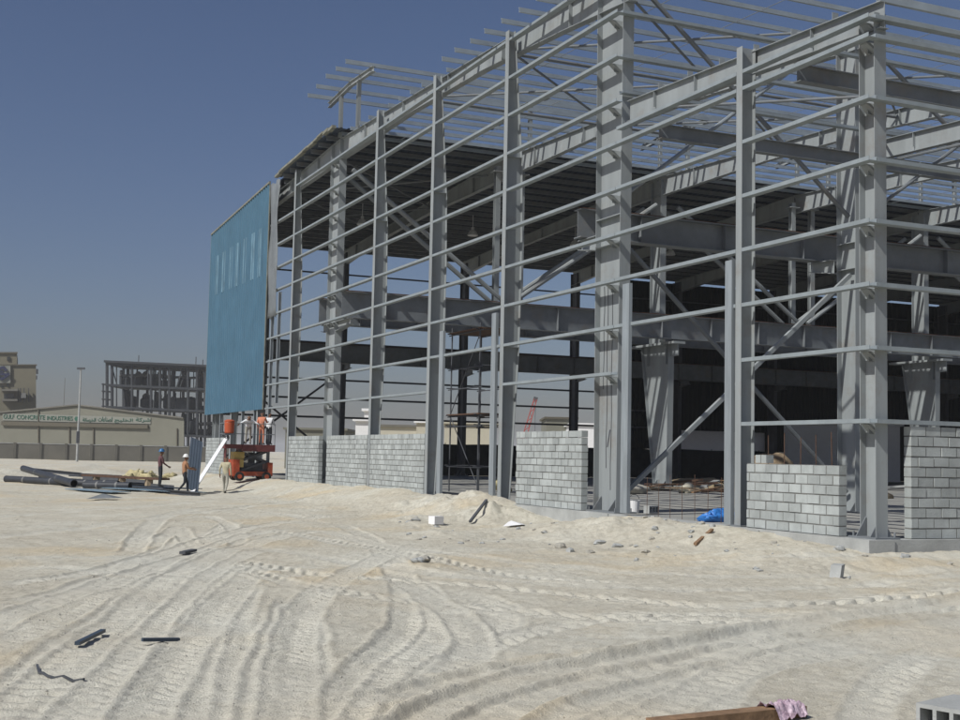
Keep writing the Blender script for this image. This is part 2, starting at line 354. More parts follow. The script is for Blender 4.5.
def build_ground():
    a = [0.]; st = .03
    while a[-1] < 8.0: a.append(a[-1]+st)
    while a[-1] < 2300: st *= 1.035 if a[-1] < 60 else 1.15; a.append(a[-1]+st)
    a = np.array([-q for q in a[:0:-1]]+a)
    b = [-1500, -900, -300, -120, -60, -30, -15, -8, -4, -1, 1, 2.5, 4, 5, 6, 6.8, 7.4, 7.8]
    while b[-1] < 2300:
        q = b[-1]; b.append(q+(max(.03, .0034*q) if q < 85 else .04*q))
    b = np.array(b)
    fx, fy = math.sin(YAW), math.cos(YAW)
    A, B = np.meshgrid(a, b)
    x = (CAM[0]+A*fy+B*fx).ravel(); y = (CAM[1]-A*fx+B*fy).ravel()
    z, tc = ground_h(x, y)
    nb, na = A.shape
    i = np.arange(nb*na).reshape(nb, na)
    q = np.stack([i[:-1, :-1], i[:-1, 1:], i[1:, 1:], i[1:, :-1]], -1).reshape(-1, 4)
    me = bpy.data.meshes.new('ground'); n = len(x)
    me.vertices.add(n); me.vertices.foreach_set('co', np.stack([x, y, z], -1).ravel())
    me.loops.add(q.size); me.loops.foreach_set('vertex_index', q.ravel().astype(np.int32))
    me.polygons.add(len(q)); me.polygons.foreach_set('loop_start', np.arange(0, q.size, 4, dtype=np.int32))
    me.polygons.foreach_set('loop_total', np.full(len(q), 4, np.int32))
    me.polygons.foreach_set('use_smooth', np.ones(len(q), bool))
    me.update(calc_edges=True)
    at_ = me.attributes.new('track', 'FLOAT', 'POINT'); at_.data.foreach_set('value', tc.astype(np.float32))
    m = bpy.data.materials.new('sand'); m.use_nodes = True; t = m.node_tree; bs = t.nodes['Principled BSDF']
    bs.inputs['Roughness'].default_value = .95; bs.inputs['Specular IOR Level'].default_value = .12
    L = t.links.new; N = t.nodes.new
    tc_ = N('ShaderNodeTexCoord')
    def noise(s, d=6, r=.6):
        k = N('ShaderNodeTexNoise'); k.inputs['Scale'].default_value = s; k.inputs['Detail'].default_value = d; k.inputs['Roughness'].default_value = r
        L(tc_.outputs['Object'], k.inputs['Vector']); return k.outputs[0]
    def ramp(src, stops):
        k = N('ShaderNodeValToRGB'); L(src, k.inputs[0]); e = k.color_ramp.elements
        e[0].position, e[0].color = stops[0][0], (*stops[0][1], 1); e[1].position, e[1].color = stops[-1][0], (*stops[-1][1], 1)
        for p, c in stops[1:-1]:
            z_ = e.new(p); z_.color = (*c, 1)
        return k.outputs[0]
    def mix(f, a_, b_, mode='MIX'):
        k = N('ShaderNodeMix'); k.data_type = 'RGBA'; k.blend_type = mode
        if isinstance(f, float): k.inputs[0].default_value = f
        else: L(f, k.inputs[0])
        L(a_, k.inputs[6])
        if isinstance(b_, tuple): k.inputs[7].default_value = (*b_, 1)
        else: L(b_, k.inputs[7])
        return k.outputs[2]
    base = ramp(noise(.35), [(.3, (.51, .47, .38)), (.5, (.565, .535, .445)), (.7, (.605, .59, .51))])
    fine = ramp(noise(5, 8, .7), [(.3, (.78, .76, .73)), (.55, (1, 1, 1)), (.75, (1.06, 1.06, 1.05))])
    c = mix(1.0, base, fine, 'MULTIPLY')
    yel = ramp(noise(.22, 5), [(.52, (0, 0, 0)), (.68, (.75, .75, .75))])
    c = mix(yel, c, (.57, .47, .31))
    at2 = N('ShaderNodeAttribute'); at2.attribute_name = 'track'
    mm = N('ShaderNodeMath'); mm.operation = 'MULTIPLY'; mm.inputs[1].default_value = .5; L(at2.outputs['Fac'], mm.inputs[0])
    c = mix(mm.outputs[0], c, (.60, .59, .52))
    speck = ramp(noise(34, 3, .7), [(.30, (.55, .53, .5)), (.40, (1, 1, 1))])
    c = mix(1.0, c, speck, 'MULTIPLY')
    L(c, bs.inputs['Base Color'])
    ad = N('ShaderNodeMath'); ad.operation = 'MULTIPLY_ADD'; L(noise(9, 8, .72), ad.inputs[0]); ad.inputs[1].default_value = 1.0; L(noise(45, 4, .7), ad.inputs[2])
    bp = N('ShaderNodeBump'); bp.inputs['Strength'].default_value = .75; bp.inputs['Distance'].default_value = .03
    L(ad.outputs[0], bp.inputs['Height']); L(bp.outputs[0], bs.inputs['Normal'])
    me.materials.append(m)
    o = bpy.data.objects.new('ground', me); col.objects.link(o); tag(o, kind='structure'); o['label'] = 'pale sandy site ground churned by tyre tracks'
build_ground()

# ------------------------------------------------------------------ floor slab and plinth
m = MB(); m.box((.25, .25, -.4), (72, 62.4, -.006)); tag(m.build('floor', 'slab'), kind='structure')
m = MB()
m.box((-.14, 9.9, -1.1), (.25, 62.6, -.003)); m.box((-.10, 0.3, -1.1), (.25, 9.9, -.003))
m.box((-.14, -.16, -1.1), (.5, .3, .0)); m.box((.5, -.13, -1.1), (72, .25, -.003))
tag(m.build('foundation', 'concrete'), kind='structure')

# ------------------------------------------------------------------ hall frame
hall = thing('steel_hall', (0, 36, 0), 'tall grey steel hall frame, half clad in blue, roof still open towards the camera', 'building')
NY, RY, FY = 10.9, 36.2, 61.6            # column lines
XS = [8.9*k for k in range(9)]
def zr(y): return 15.1+.04*(y-9.4) if y < RY else 15.1+.04*(RY-9.4)-.04*(y-RY)
LV = dict(L1=2.27, A=3.72, B=4.98, C=6.25, D=7.50, E=8.76, F=10.02, G=11.23, H=12.49, I=13.74, J=15.02)
def base_plate(c, sx, sy, parent):
    b = MB(); b.box((c[0]-sx/2, c[1]-sy/2, 0), (c[0]+sx/2, c[1]+sy/2, .035))
    for k in (-1, 1):
        for j in (-.5, .5):
            y0 = c[1]+j*sy*.5
            b.add([(c[0]+k*.03, y0-.012, .035), (c[0]+k*sx*.45, y0-.012, .035), (c[0]+k*.03, y0-.012, .42), (c[0]+k*.03, y0+.012, .035), (c[0]+k*sx*.45, y0+.012, .035), (c[0]+k*.03, y0+.012, .42)],
                  [(0, 1, 2), (3, 5, 4), (0, 3, 4, 1), (1, 4, 5, 2), (0, 2, 5, 3)])
    for k in (-1, 1):
        for j in (-1, 1): b.tube([(c[0]+k*sx*.36, c[1]+j*sy*.42, .03), (c[0]+k*sx*.36, c[1]+j*sy*.42, .13)], .022, 6)
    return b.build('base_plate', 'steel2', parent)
def main_column(x, y, h0, h1, top, b, parent, bp=True, m_='steel', stiff=()):
    q = MB(); q.ibeam([((x, y, .035), h0), ((x, y, top*.55), (h0+h1)/2), ((x, y, top), h1)], Y_, X_, b, .024, .016)
    for z in stiff:
        for k in (-1, 1): q.box((x+k*(b/4+.004)-b/4+.006, y-(h0+h1)/4+.03, z-.012), (x+k*(b/4+.004)+b/4-.006, y+(h0+h1)/4-.03, z+.012))
    o = q.build('column', m_, parent)
    if bp: base_plate((x, y), b+.35, h0+.45, o)
    return o
for k, X in enumerate(XS):
    xx = X+.5 if k == 0 else X
    main_column(xx, NY, 1.25 if k == 0 else .8, 1.5 if k == 0 else .9, 15.05, .34, hall, stiff=(7.4, 8.2))
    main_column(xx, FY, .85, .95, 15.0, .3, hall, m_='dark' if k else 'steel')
    if k % 2 == 0:
        if k == 0: o = main_column(.5, 36.75, 1.35, 1.4, 16.1, .34, hall, stiff=(7.5, 8.8))
        else:
            q = MB()
            q.ibeam([((X, 35.5, .035), 1.25), ((X, 36.1, 7.3), 2.7)], Y_, X_, .34, .024, .016)
            q.ibeam([((X, 36.1, 7.32), 1.0), ((X, 36.1, 16.0), 1.0)], Y_, X_, .34, .024, .016)
            for yy in (35.0, 36.8): q.box((X-.18, yy-.012, 6.3), (X+.18, yy+.012, 7.3))
            q.box((X-.35, 34.0, 7.3), (X+.35, 38.3, 7.42)); q.box((X-.03, 34.1, 6.7), (X+.03, 34.8, 7.3))
            o = q.build('column', 'steel', hall); base_plate((X, 35.5), .8, 1.7, o)
    elif k:
        for dx in (-.65, .65):
            q = MB(); q.ibeam([((X+dx, 35.6, 8.95), .28), ((X+dx, 35.6, 15.6), .28)], Y_, X_, .26)
            q.box((X+dx-.3, 35.3, 15.3), (X+dx+.3, 35.9, 15.34)); q.build('hanger_post', 'steel', hall)
# wind columns of the front gable
for y, hb, hm, ht in ((17.07, .34, .62, .24), (23.44, .34, .6, .24), (29.87, .34, .58, .24), (42.48, .34, .5, .24), (48.9, .34, .5, .24), (55.3, .34, .5, .24)):
    top = zr(y)-.02; q = MB()
    q.ibeam([((hb/2, y, .03), hb), ((hm*.94/2, y, 5.0), hm*.94), ((hm/2, y, 8.5), hm), ((hm*.93/2, y, 11.0), hm*.93), ((ht/2, y, top), ht)], X_, Y_, .26, .016, .012)
    for z in (4.98, 11.2): q.box((.02, y-.12, z-.01), (hm*.93, y+.12, z+.01))
    o = q.build('wind_column', 'steel', hall)
    b = MB(); b.box((-.08, y-.22, 0), (hb+.12, y+.22, .03)); b.build('base_plate', 'steel2', o)
# rafters
for k, X in enumerate(XS):
    x = X+.5 if k == 0 else X
    for seg in ((9.9, 14, 20, 27, 33, 36.15), (36.25, 40, 46, 52, 58, 62.0)):
        hs = (1.0, .8, .62, .66, .9, 1.0) if seg[0] < 30 else (1.0, .9, .66, .62, .8, 1.0)
        q = MB(); q.ibeam([((x, yy, zr(yy)-h/2), h) for yy, h in zip(seg, hs)], Z_, X_, .27, .018, .012)
        for t in np.arange(seg[0]+3.6, seg[-1]-1, 4.8):
            h = np.interp(t, seg, hs)
            for s_ in (-1, 1): q.box((x+s_*.068-.06, t-.008, zr(t)-h+.02), (x+s_*.068+.06, t+.008, zr(t)-.025))
        q.build('rafter', 'steel', hall)
# purlins: near slope open to the sky, far slope carries the sheets
y = 10.2
PY = []
while y < RY-.4: PY.append(y); y += 1.27
for i, y in enumerate(PY):
    q = MB(); ov = (-.5+.1*random.random()) if y < 22.5 else .25
    q.zbar((ov, y, zr(y)+.11), (71.3, y, zr(y)+.11), Z_, Y_, .17, .065, .014); q.build('purlin', 'purlin', hall)
y = RY+.5
while y < 62.3:
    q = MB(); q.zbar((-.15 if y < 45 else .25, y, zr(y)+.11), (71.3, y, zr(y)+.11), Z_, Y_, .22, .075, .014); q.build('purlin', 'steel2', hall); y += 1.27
for k in range(4):
    for f_ in (.34, .67):
        X = XS[k]+8.9*f_; q = MB(); q.tube([(X, yy, zr(yy)+.08) for yy in (PY[0], PY[6], PY[12], PY[-1])], .012, 5); q.build('sag_rod', 'steel2', hall)
# roof sheets over the far slope (ribbed)
q = MB(); xs = []; zz = []; x = -.22
while x < 71.6:
    xs += [x, x+.22, x+.25, x+.33]; zz += [0, 0, .045, .045]; x += .36
n = len(xs); w_ = [i for i, a in enumerate(xs) if a > .05]
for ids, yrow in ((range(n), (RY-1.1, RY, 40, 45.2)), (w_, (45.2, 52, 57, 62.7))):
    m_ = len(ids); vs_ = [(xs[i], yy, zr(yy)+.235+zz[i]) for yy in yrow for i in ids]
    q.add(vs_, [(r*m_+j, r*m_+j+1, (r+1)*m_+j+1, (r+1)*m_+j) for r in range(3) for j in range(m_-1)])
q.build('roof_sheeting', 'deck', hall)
q = MB(); y = RY-1.1
while y < 44.6:
    dz = .05*random.random(); L_ = .7+.5*random.random()
    q.obox((-.26-.06*random.random(), y+L_/2, zr(y)+.25+dz), (.1, 0, 0), (0, L_/2, -.02), (0, .01, .04+.03*random.random())); y += L_*.93
q.build('roof_insulation', 'deckedge', hall)
# crane girders on brackets
for y0, z0, z1, name in ((12.35, 7.82, 8.66, 'n'), (34.6, 7.55, 8.75, 'r'), (38.1, 7.55, 8.75, 'r2'), (60.3, 7.4, 8.6, 'f')):
    q = MB(); q.ibeam([((.15, y0, (z0+z1)/2), z1-z0), ((71.2, y0, (z0+z1)/2), z1-z0)], Z_, Y_, .42, .03, .016)
    for x in np.arange(2.2, 71, 2.97):
        for s_ in (-1, 1): q.box((x-.008, y0+s_*.11-.09, z0+.035), (x+.008, y0+s_*.11+.09, z1-.035))
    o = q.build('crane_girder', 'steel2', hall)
    r_ = MB(); r_.box((.2, y0-.03, z1+.002), (71, y0+.03, z1+.07)); r_.build('rail', 'rust', o)
for k, X in enumerate(XS):
    x = X+.5 if k == 0 else X
    q = MB(); q.ibeam([((x, 11.64, 7.58), .44), ((x, 12.7, 7.66), .28)], Z_, X_, .3); q.build('bracket', 'steel', hall)
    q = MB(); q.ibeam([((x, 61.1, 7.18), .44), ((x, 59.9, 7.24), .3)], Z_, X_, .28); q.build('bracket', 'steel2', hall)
q = MB(); q.ibeam([((.5, 36.1, 7.3), .46), ((.5, 34.3, 7.38), .3)], Z_, X_, .3); q.build('bracket', 'steel', hall)
q = MB(); q.ibeam([((.5, 37.4, 7.3), .46), ((.5, 38.4, 7.38), .3)], Z_, X_, .3); q.build('bracket', 'steel', hall)
# bracing
def brace(p0, p1, wd=.12, parent=hall, m_='steel', pipe=True):
    q = MB()
    if pipe: q.tube([p0, p1], wd/2, 8)
    else: q.bar(p0, p1, wd, wd)
    return q.build('brace', m_, parent)
yb = 10.75
brace((.8, yb, .45), (8.75, yb, 7.2), .12, pipe=False); brace((.9, yb+.17, 7.5), (8.75, yb+.17, .6), .14, m_='steel2')
brace((.8, yb, 15.3), (8.7, yb, 9.0), .14, m_='steel2'); brace((.9, yb+.17, 8.9), (8.7, yb+.17, 14.9), .12, m_='galv')
brace((9.2, yb, 14.8), (17.6, yb, 8.9), .14, m_='steel2'); brace((9.2, yb+.17, 8.9), (17.6, yb+.17, 14.8), .12, m_='steel2')
for X in (0, 17.8, 35.6, 53.4):
    for y0 in (35.5, 36.75):
        brace((X+.8, y0, 14.6), (X+8.6, y0, 9.0), .24); brace((X+17.3, y0, 14.6), (X+9.2, y0, 9.0), .24)
for X0 in (0, 8.9):
    for a, b in ((11.0, 18.5), (18.5, 26.0)):
        brace((X0+.6, a, zr(a)-.12), (X0+8.8, b, zr(b)-.12), .09, m_='steel2'); brace((X0+8.8, a, zr(a)-.22), (X0+.6, b, zr(b)-.22), .09, m_='steel2')
    for b in (18.5, 26.0): brace((X0+.6, b, zr(b)-.3), (X0+8.8, b, zr(b)-.3), .13, m_='steel2')
for a, b in ((38, 46), (46, 54)):
    brace((.6, a, zr(a)-.3), (8.8, b, zr(b)-.3), .1, m_='steel2'); brace((8.8, a, zr(a)-.4), (.6, b, zr(b)-.4), .1, m_='steel2')
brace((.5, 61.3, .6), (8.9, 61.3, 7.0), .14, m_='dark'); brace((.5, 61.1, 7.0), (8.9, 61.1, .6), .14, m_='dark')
# girts of the front gable: flush between the columns
def zz_girt(y0, y1, z, parent, x0=0.0, m_='girt', ret=False):
    # Z girt: web level, outer lip up at x0, inner lip down
    q = MB(); t = .012
    pr = [(x0, 0), (x0, .085), (x0+t, .085), (x0+t, t), (x0+.2-t, t), (x0+.2-t, .085), (x0+.2, .085), (x0+.2, 0)]
    q.loft([[(a, yy, z+b) for a, b in pr] for yy in (y0, y1)], caps=False)
    q.add([(a, y0, z+b) for a, b in pr], [(0, 1, 2, 3), (0, 3, 4, 7), (4, 5, 6, 7)]); q.add([(a, y1, z+b) for a, b in pr], [(3, 2, 1, 0), (7, 4, 3, 0), (7, 6, 5, 4)])
    return q.build('girt', m_, parent)
def cleat(y, z, parent, x0=.2, x1=.495, wd=.16):
    q = MB(); q.add([(x1, y-wd*1.0, z-.2), (x1, y+wd*.9, z-.2), (x0+.02, y+wd*.55, z-.02), (x0+.02, y-wd*.55, z-.02), (x1, y-wd, z-.02), (x1, y+wd*.9, z-.02)],
                    [(0, 1, 2, 3), (0, 3, 4), (1, 5, 2), (2, 5, 4, 3)])
    q.box((x0-.0, y-wd*.6, z-.016), (x1, y+wd*.6, z-.002)); q.box((x0+.12, y-.006, z-.2), (x1-.003, y+.006, z-.018))
    return q.build('cleat', 'steel', parent)
CY = [17.07, 23.44, 29.87, 42.48]
SEG = [(9.95, 16.95), (17.19, 23.32), (23.56, 29.75), (29.99, 42.36), (42.6, 47.4)]
for nme, z in LV.items():
    for i, (a, b) in enumerate(SEG):
        if nme == 'L1': continue
        if nme == 'A' and i == 1: continue
        if nme == 'A' and i == 0: a = 10.05
        if nme == 'J' and i == 4: continue
        g = zz_girt(a, b, z, hall)
        if i == 0: cleat(10.65, z, g)
        if i == 3: cleat(36.6, z, g)
for z in (11.5, 12.49, 13.74):        # end wall above the annexe roof, along X
    q = MB(); t = .012; y0 = 9.95
    pr = [(y0, 0), (y0, .085), (y0+t, .085), (y0+t, t), (y0+.2-t, t), (y0+.2-t, .085), (y0+.2, .085), (y0+.2, 0)]
    q.loft([[(xx, a, z+b) for a, b in pr] for xx in (.206, 71.2)]); q.build('girt', 'girt', hall)
for nme in ('A', 'B', 'C', 'D', 'E'):       # far side wall, still open for the first bays
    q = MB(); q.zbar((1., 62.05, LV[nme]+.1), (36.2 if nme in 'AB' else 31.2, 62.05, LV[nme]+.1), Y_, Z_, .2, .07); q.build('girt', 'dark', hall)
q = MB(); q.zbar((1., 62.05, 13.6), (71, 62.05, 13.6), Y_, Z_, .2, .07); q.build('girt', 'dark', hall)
# inside cladding of the far wall beyond the fourth bay
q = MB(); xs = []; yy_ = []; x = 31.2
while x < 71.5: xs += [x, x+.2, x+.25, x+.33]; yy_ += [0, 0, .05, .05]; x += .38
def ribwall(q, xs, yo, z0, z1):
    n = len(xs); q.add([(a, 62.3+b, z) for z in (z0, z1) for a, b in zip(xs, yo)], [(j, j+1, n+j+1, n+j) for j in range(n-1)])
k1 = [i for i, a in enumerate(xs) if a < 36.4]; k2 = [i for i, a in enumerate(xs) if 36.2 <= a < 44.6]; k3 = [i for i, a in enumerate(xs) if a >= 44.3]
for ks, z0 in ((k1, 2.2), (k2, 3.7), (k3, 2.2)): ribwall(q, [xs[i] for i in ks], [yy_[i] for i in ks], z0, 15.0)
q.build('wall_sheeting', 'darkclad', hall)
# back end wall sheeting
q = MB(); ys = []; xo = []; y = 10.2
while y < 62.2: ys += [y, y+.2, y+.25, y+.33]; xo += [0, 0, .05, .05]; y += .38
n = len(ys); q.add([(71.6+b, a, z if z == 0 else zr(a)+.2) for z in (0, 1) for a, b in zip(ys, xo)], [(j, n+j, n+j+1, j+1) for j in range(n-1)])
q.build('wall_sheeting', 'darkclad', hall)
# blue cladding, corrugated, with pale skylight strips
def corr(q, y0, y1, z0, ztop, x0=-.06, pitch=.3, dep=.035, mi=0):
    ys = []; xo = []; y = y0
    while y < y1:
        ys += [y, y+pitch*.55, y+pitch*.66, y+pitch*.89]; xo += [0, 0, -dep, -dep]; y += pitch
    ys.append(y1); xo.append(0); n = len(ys)
    q.add([(x0+b, a, z0) for a, b in zip(ys, xo)]+[(x0+b, a, ztop(a)) for a, b in zip(ys, xo)], [(j, n+j, n+j+1, j+1) for j in range(n-1)], mi)
q = MB(); corr(q, 47.35, 62.3, 3.72, lambda a: zr(a)+.42, pitch=.5, dep=.06); q.build('cladding', 'blue', hall)
for y0 in (48.6, 50.4, 52.2, 54.1, 56.0, 57.8, 59.6):
    q = MB(); corr(q, y0, y0+.62, 11.2+.02*(y0-50), lambda a: 13.9, x0=-.075); q.build('skylight_strip', 'strip', hall)
q = MB(); q.bar((-.09, 47.3, 3.7), (-.09, 47.3, zr(47.3)+.45), .08, .05); q.bar((-.1, 47.3, zr(47.3)+.46), (-.1, 62.35, zr(62.3)+.46), .09, .1); q.bar((-.09, 62.34, 3.7), (-.09, 62.34, zr(62.3)+.44), .06, .05)
q.build('edge_trim', 'deckedge', hall)
# loose grey sheet flapping beside the cladding
q = MB(); rows = []
for i in range(15):
    z = 8.6+7.4*i/14
    rows.append([(-.03+.05*math.sin(i*.8+j*1.4), 47.25-(.15+1.75*(.9+.1*math.sin(i*.55)))*j/6, z+.08*math.sin(j*1.7)) for j in range(7)])
n = 7; q.add([p for r in rows for p in r], [(i*n+j, (i+1)*n+j, (i+1)*n+j+1, i*n+j+1) for i in range(14) for j in range(6)])
o = q.build('loose_sheet', 'film', hall, smooth=True); sm = o.modifiers.new('thick', 'SOLIDIFY'); sm.thickness = .01
# light posts below / beside the cladding
for y, z0, z1 in ((45.2, 4.0, 9.9), (46.6, 0.0, 9.), (49.7, 0, 4.), (52.6, 0, 4.), (58.4, 0, 4.)):
    q = MB(); q.ibeam([((.1, y, z0), .16), ((.1, y, z1), .16)], X_, Y_, .12); q.build('door_jamb', 'galv', hall)
for y0, x0, z0, z1 in ((9.22, -.06, 0.05, 6.1), (17.62, -.04, .05, 6.12), (22.12, -.04, .05, 5.9)):
    q = MB(); w2 = .17
    q.box((x0, y0-w2, z0), (x0+.012, y0+w2, z1)); q.box((x0+.012, y0-w2, z0), (x0+.1, y0-w2+.012, z1)); q.box((x0+.012, y0+w2-.012, z0), (x0+.1, y0+w2, z1)); q.build('door_jamb', 'galv', hall)
# ridge monitor frames
for k in range(0, 9):
    X = XS[k]+(.3 if k == 0 else 0)
    q = MB()
    for y in (33.4, 36.0): q.ibeam([((X, y, zr(y)), .2), ((X, y, 18.2), .2)], Y_, X_, .16)
    q.ibeam([((X, 31.4, 18.16), .24), ((X, 34.6, 18.32), .24), ((X, 37.9, 18.16), .24)], Z_, X_, .18); q.build('monitor_frame', 'steel', hall)
for y in (31.7, 33.1, 34.6, 36.1, 37.5):
    q = MB(); z = 18.55-.05*abs(y-34.6); q.zbar((-.9, y, z), (71.3, y, z), Z_, Y_, .2, .075, .014); q.build('monitor_purlin', 'purlin', hall)
# lamps hanging under the sheeted slope
for x in (5.5, 12.4, 19.3, 26.2):
    q = MB(); q.tube([(x, 48, zr(48)), (x, 48, 14.9)], .02, 6); q.lathe((x, 48, 14.45), [(.3, 0), (.32, .05), (.2, .28), (.09, .34), (.09, .5)], 14); q.build('hanging_lamp', 'lamp', hall)

# cables taped down the web of the broad column, and the painted stroke on it
for y, z0, z1 in ((11.1, 1.2, 6.4), (10.85, .6, 6.2), (11.3, 3.4, 6.3)):
    q = MB(); q.tube([(.482, y+.02*math.sin(k*1.7), z0+(z1-z0)*k/8) for k in range(9)], .008, 5); q.build('cable', 'dark', hall)
q = MB(); q.obox((.488, 10.98, 2.02), (.004, 0, 0), (0, .03, 0), (0, -.07, .24)); q.build('painted_stroke', 'dark', hall)
# ------------------------------------------------------------------ low annexe in front
ann = thing('steel_annexe', (0, 5, 0), 'low bare steel annexe frame with flat sloping roof beams at the near corner', 'building')
def za(y): return 10.82+.046*(y-0)
AX = XS
for k, X in enumerate(AX):
    x = X+.45
    q = MB(); q.ibeam([((x, .37, .035), .46), ((x, .37, 10.62), .46)], Y_, X_, .3, .02, .014)
    for z in (10.2,):
        q.box((x-.14, .16, z-.01), (x-.01, .58, z+.01)); q.box((x+.01, .16, z-.01), (x+.14, .58, z+.01))
    o = q.build('column', 'steel', ann); base_plate((x, .37), .62, .8, o)
    hs = (.42, .4, .34)
    q = MB(); q.ibeam([((x, yy, za(yy)-h/2), h) for yy, h in zip((.0, 4.5, 9.95), (.56, .54, .58))], Z_, X_, .22, .016, .011)
    for yy in (2.2, 4.4, 6.7, 8.6): q.box((x-.1, yy-.008, za(yy)-.43), (x-.007, yy+.008, za(yy)-.02))
    q.build('rafter', 'steel', ann)
q = MB(); q.ibeam([((.19, 4.3, .03), .38), ((.19, 4.3, za(4.3)+.05), .38)], X_, Y_, .22, .016, .011)
o = q.build('wind_column', 'steel', ann); b = MB(); b.box((-.06, 4.1, 0), (.46, 4.5, .03)); b.build('base_plate', 'steel2', o)
q = MB(); q.zbar((.35, .12, za(.12)+.1), (71.2, .12, za(.12)+.1), Z_, Y_, .2, .075, .014); q.build('eave_purlin', 'purlin', ann)
for y in np.arange(1.5, 9.6, 1.38):
    q = MB(); q.box((.37, y-.006, za(y)), (.53, y+.006, za(y)+.17)); q.build('purlin_cleat', 'steel', ann)
for yb_ in (2.8, 8.5):
    for k in range(3):
        q = MB(); q.ibeam([((XS[k]+.47, yb_, 10.1), .38), ((XS[k+1]+.43, yb_, 10.1), .38)], Z_, Y_, .24, .016, .012); q.build('tie_beam', 'steel2', ann)
for nme in ('L1', 'A', 'B', 'C', 'D', 'E', 'F', 'top'):
    z = LV.get(nme, 10.42)
    if nme in ('L1', 'A'): segs = [(-.03, 4.18)]
    else: segs = [(-.03, 4.18), (4.42, 9.93)]
    for a, b in segs:
        g = zz_girt(a, b, z, ann)
        if a < 0: cleat(.36, z, g, x1=.44)
for y0, z in ((4.62, 1),):
    q = MB(); w2 = .13; x0 = -.05
    q.box((x0, y0-w2, .03), (x0+.012, y0+w2, 6.1)); q.box((x0+.012, y0-w2, .03), (x0+.1, y0-w2+.012, 6.1)); q.box((x0+.012, y0+w2-.012, .03), (x0+.1, y0+w2, 6.1)); q.build('door_jamb', 'galv', ann)
q = MB(); q.zbar((.0, 4.5, LV['A']), (0.001, 4.4, LV['A']), X_, Z_, .1, .05); 
for nme in ('L1', 'A', 'B', 'C', 'D', 'E', 'F', 'top'):
    z = LV.get(nme, 10.42)
    q = MB(); t = .012; y0 = -.03
    pr = [(y0, 0), (y0, .085), (y0+t, .085), (y0+t, t), (y0+.2-t, t), (y0+.2-t, .085), (y0+.2, .085), (y0+.2, 0)]
    q.loft([[(xx, a, z+b) for a, b in pr] for xx in (.215, 26.9)]); q.build('girt', 'girt', ann)
for X0 in (8.9, 17.8):
    brace((X0+.5, .6, za(.6)-.3), (X0+8.9, 9.5, za(9.5)-.3), .09, ann, 'steel2')
brace((.6, .7, za(.7)-.15), (9.3, 9.8, za(9.8)-.15), .08, ann, 'steel2'); brace((9.3, .7, za(.7)-.22), (.6, 9.8, za(9.8)-.22), .08, ann, 'steel2')
brace((9.35, .5, 10.2), (9.35, 9.9, 10.6), .1, ann, 'steel2')

# ------------------------------------------------------------------ block walls
def block_wall(p0, d, rows, th, nrm, label, holes=0, seed=1, name='block_wall', mort='mortar', bl='block', bw=.4):
    rs = random.Random(seed); p0 = np.array(p0, float); d = np.array(d, float); nrm = np.array(nrm, float)
    q = MB(); H = .2036
    for i, (s0, s1) in enumerate(rows):
        z = i*H; s = s0
        first = bw*(.5 if i % 2 else 1)
        while s < s1-.02:
            L = min(first, s1-s); first = bw
            if L < .07: break
            j = rs.uniform(-.008, .008)
            c = p0+d*(s+L/2)+nrm*(-th/2+j)+Z_*(z+H/2)
            q.obox(c+Z_*rs.uniform(-.003, .003), d*(L-.022-rs.random()*.01)/2+Z_*rs.uniform(-.002, .002), nrm*th/2, Z_*(H-.024-rs.random()*.006)/2, 0); s += L
        q.obox(p0+d*((s0+s1)/2)+nrm*(-th/2)+Z_*(z+H/2-.001), d*((s1-s0)/2-.016), nrm*(th/2-.012), Z_*(H/2-.0005 if i < len(rows)-1 else H/2-.012), 1)
    o = q.build(name, [bl, mort], loc=p0.tolist())
    return tag(o, label, 'wall')
W = block_wall
W((0, 36.98, .002), (0, 1, 0), [(0, 5.28)]*11, .2, (-1, 0, 0), 'pale block wall panel beside the orange lift, farthest along the open facade', seed=1)
W((0, 30.05, .002), (0, 1, 0), [(0, 5.7)]*11, .2, (-1, 0, 0), 'pale block wall panel between the ridge column and a slim column', seed=2)
W((0, 23.62, .002), (0, 1, 0), [(0, 6.08)]*11, .2, (-1, 0, 0), 'pale block wall panel bordering the scaffolded doorway', seed=3)
W((0, 11.62, .002), (0, 1, 0), [(0, 4.25)]*11, .2, (-1, 0, 0), 'free-standing pale block wall panel beside the tallest broad column', seed=4)
ww = W((0, .86, .002), (0, 1, 0), [(0, 3.1)]*7+[(2.38, 2.78)], .2, (-1, 0, 0), 'low unfinished block wall with one extra block on top', seed=5)
W((0, 56.9, .002), (0, 1, 0), [(0, 5.2)]*11, .2, (-1, 0, 0), 'block wall panel under the blue cladding, behind the leaning white strip', seed=6)
W((1.06, 0, .002), (1, 0, 0), [(0, 7.1)]*11, .2, (0, -1, 0), 'block wall turned along the end side, past the corner column', seed=7)
# starter bars standing out of the low wall
for i, yy in enumerate((3.3, 2.75, 2.2, 1.7, 1.2)):
    q = MB(); q.tube([(.1, yy, 1.3), (.1+.015*math.sin(i), yy+.01, 2.05+.06*math.sin(i*2.1))], .009, 6); q.build('rebar', 'rust', ww)
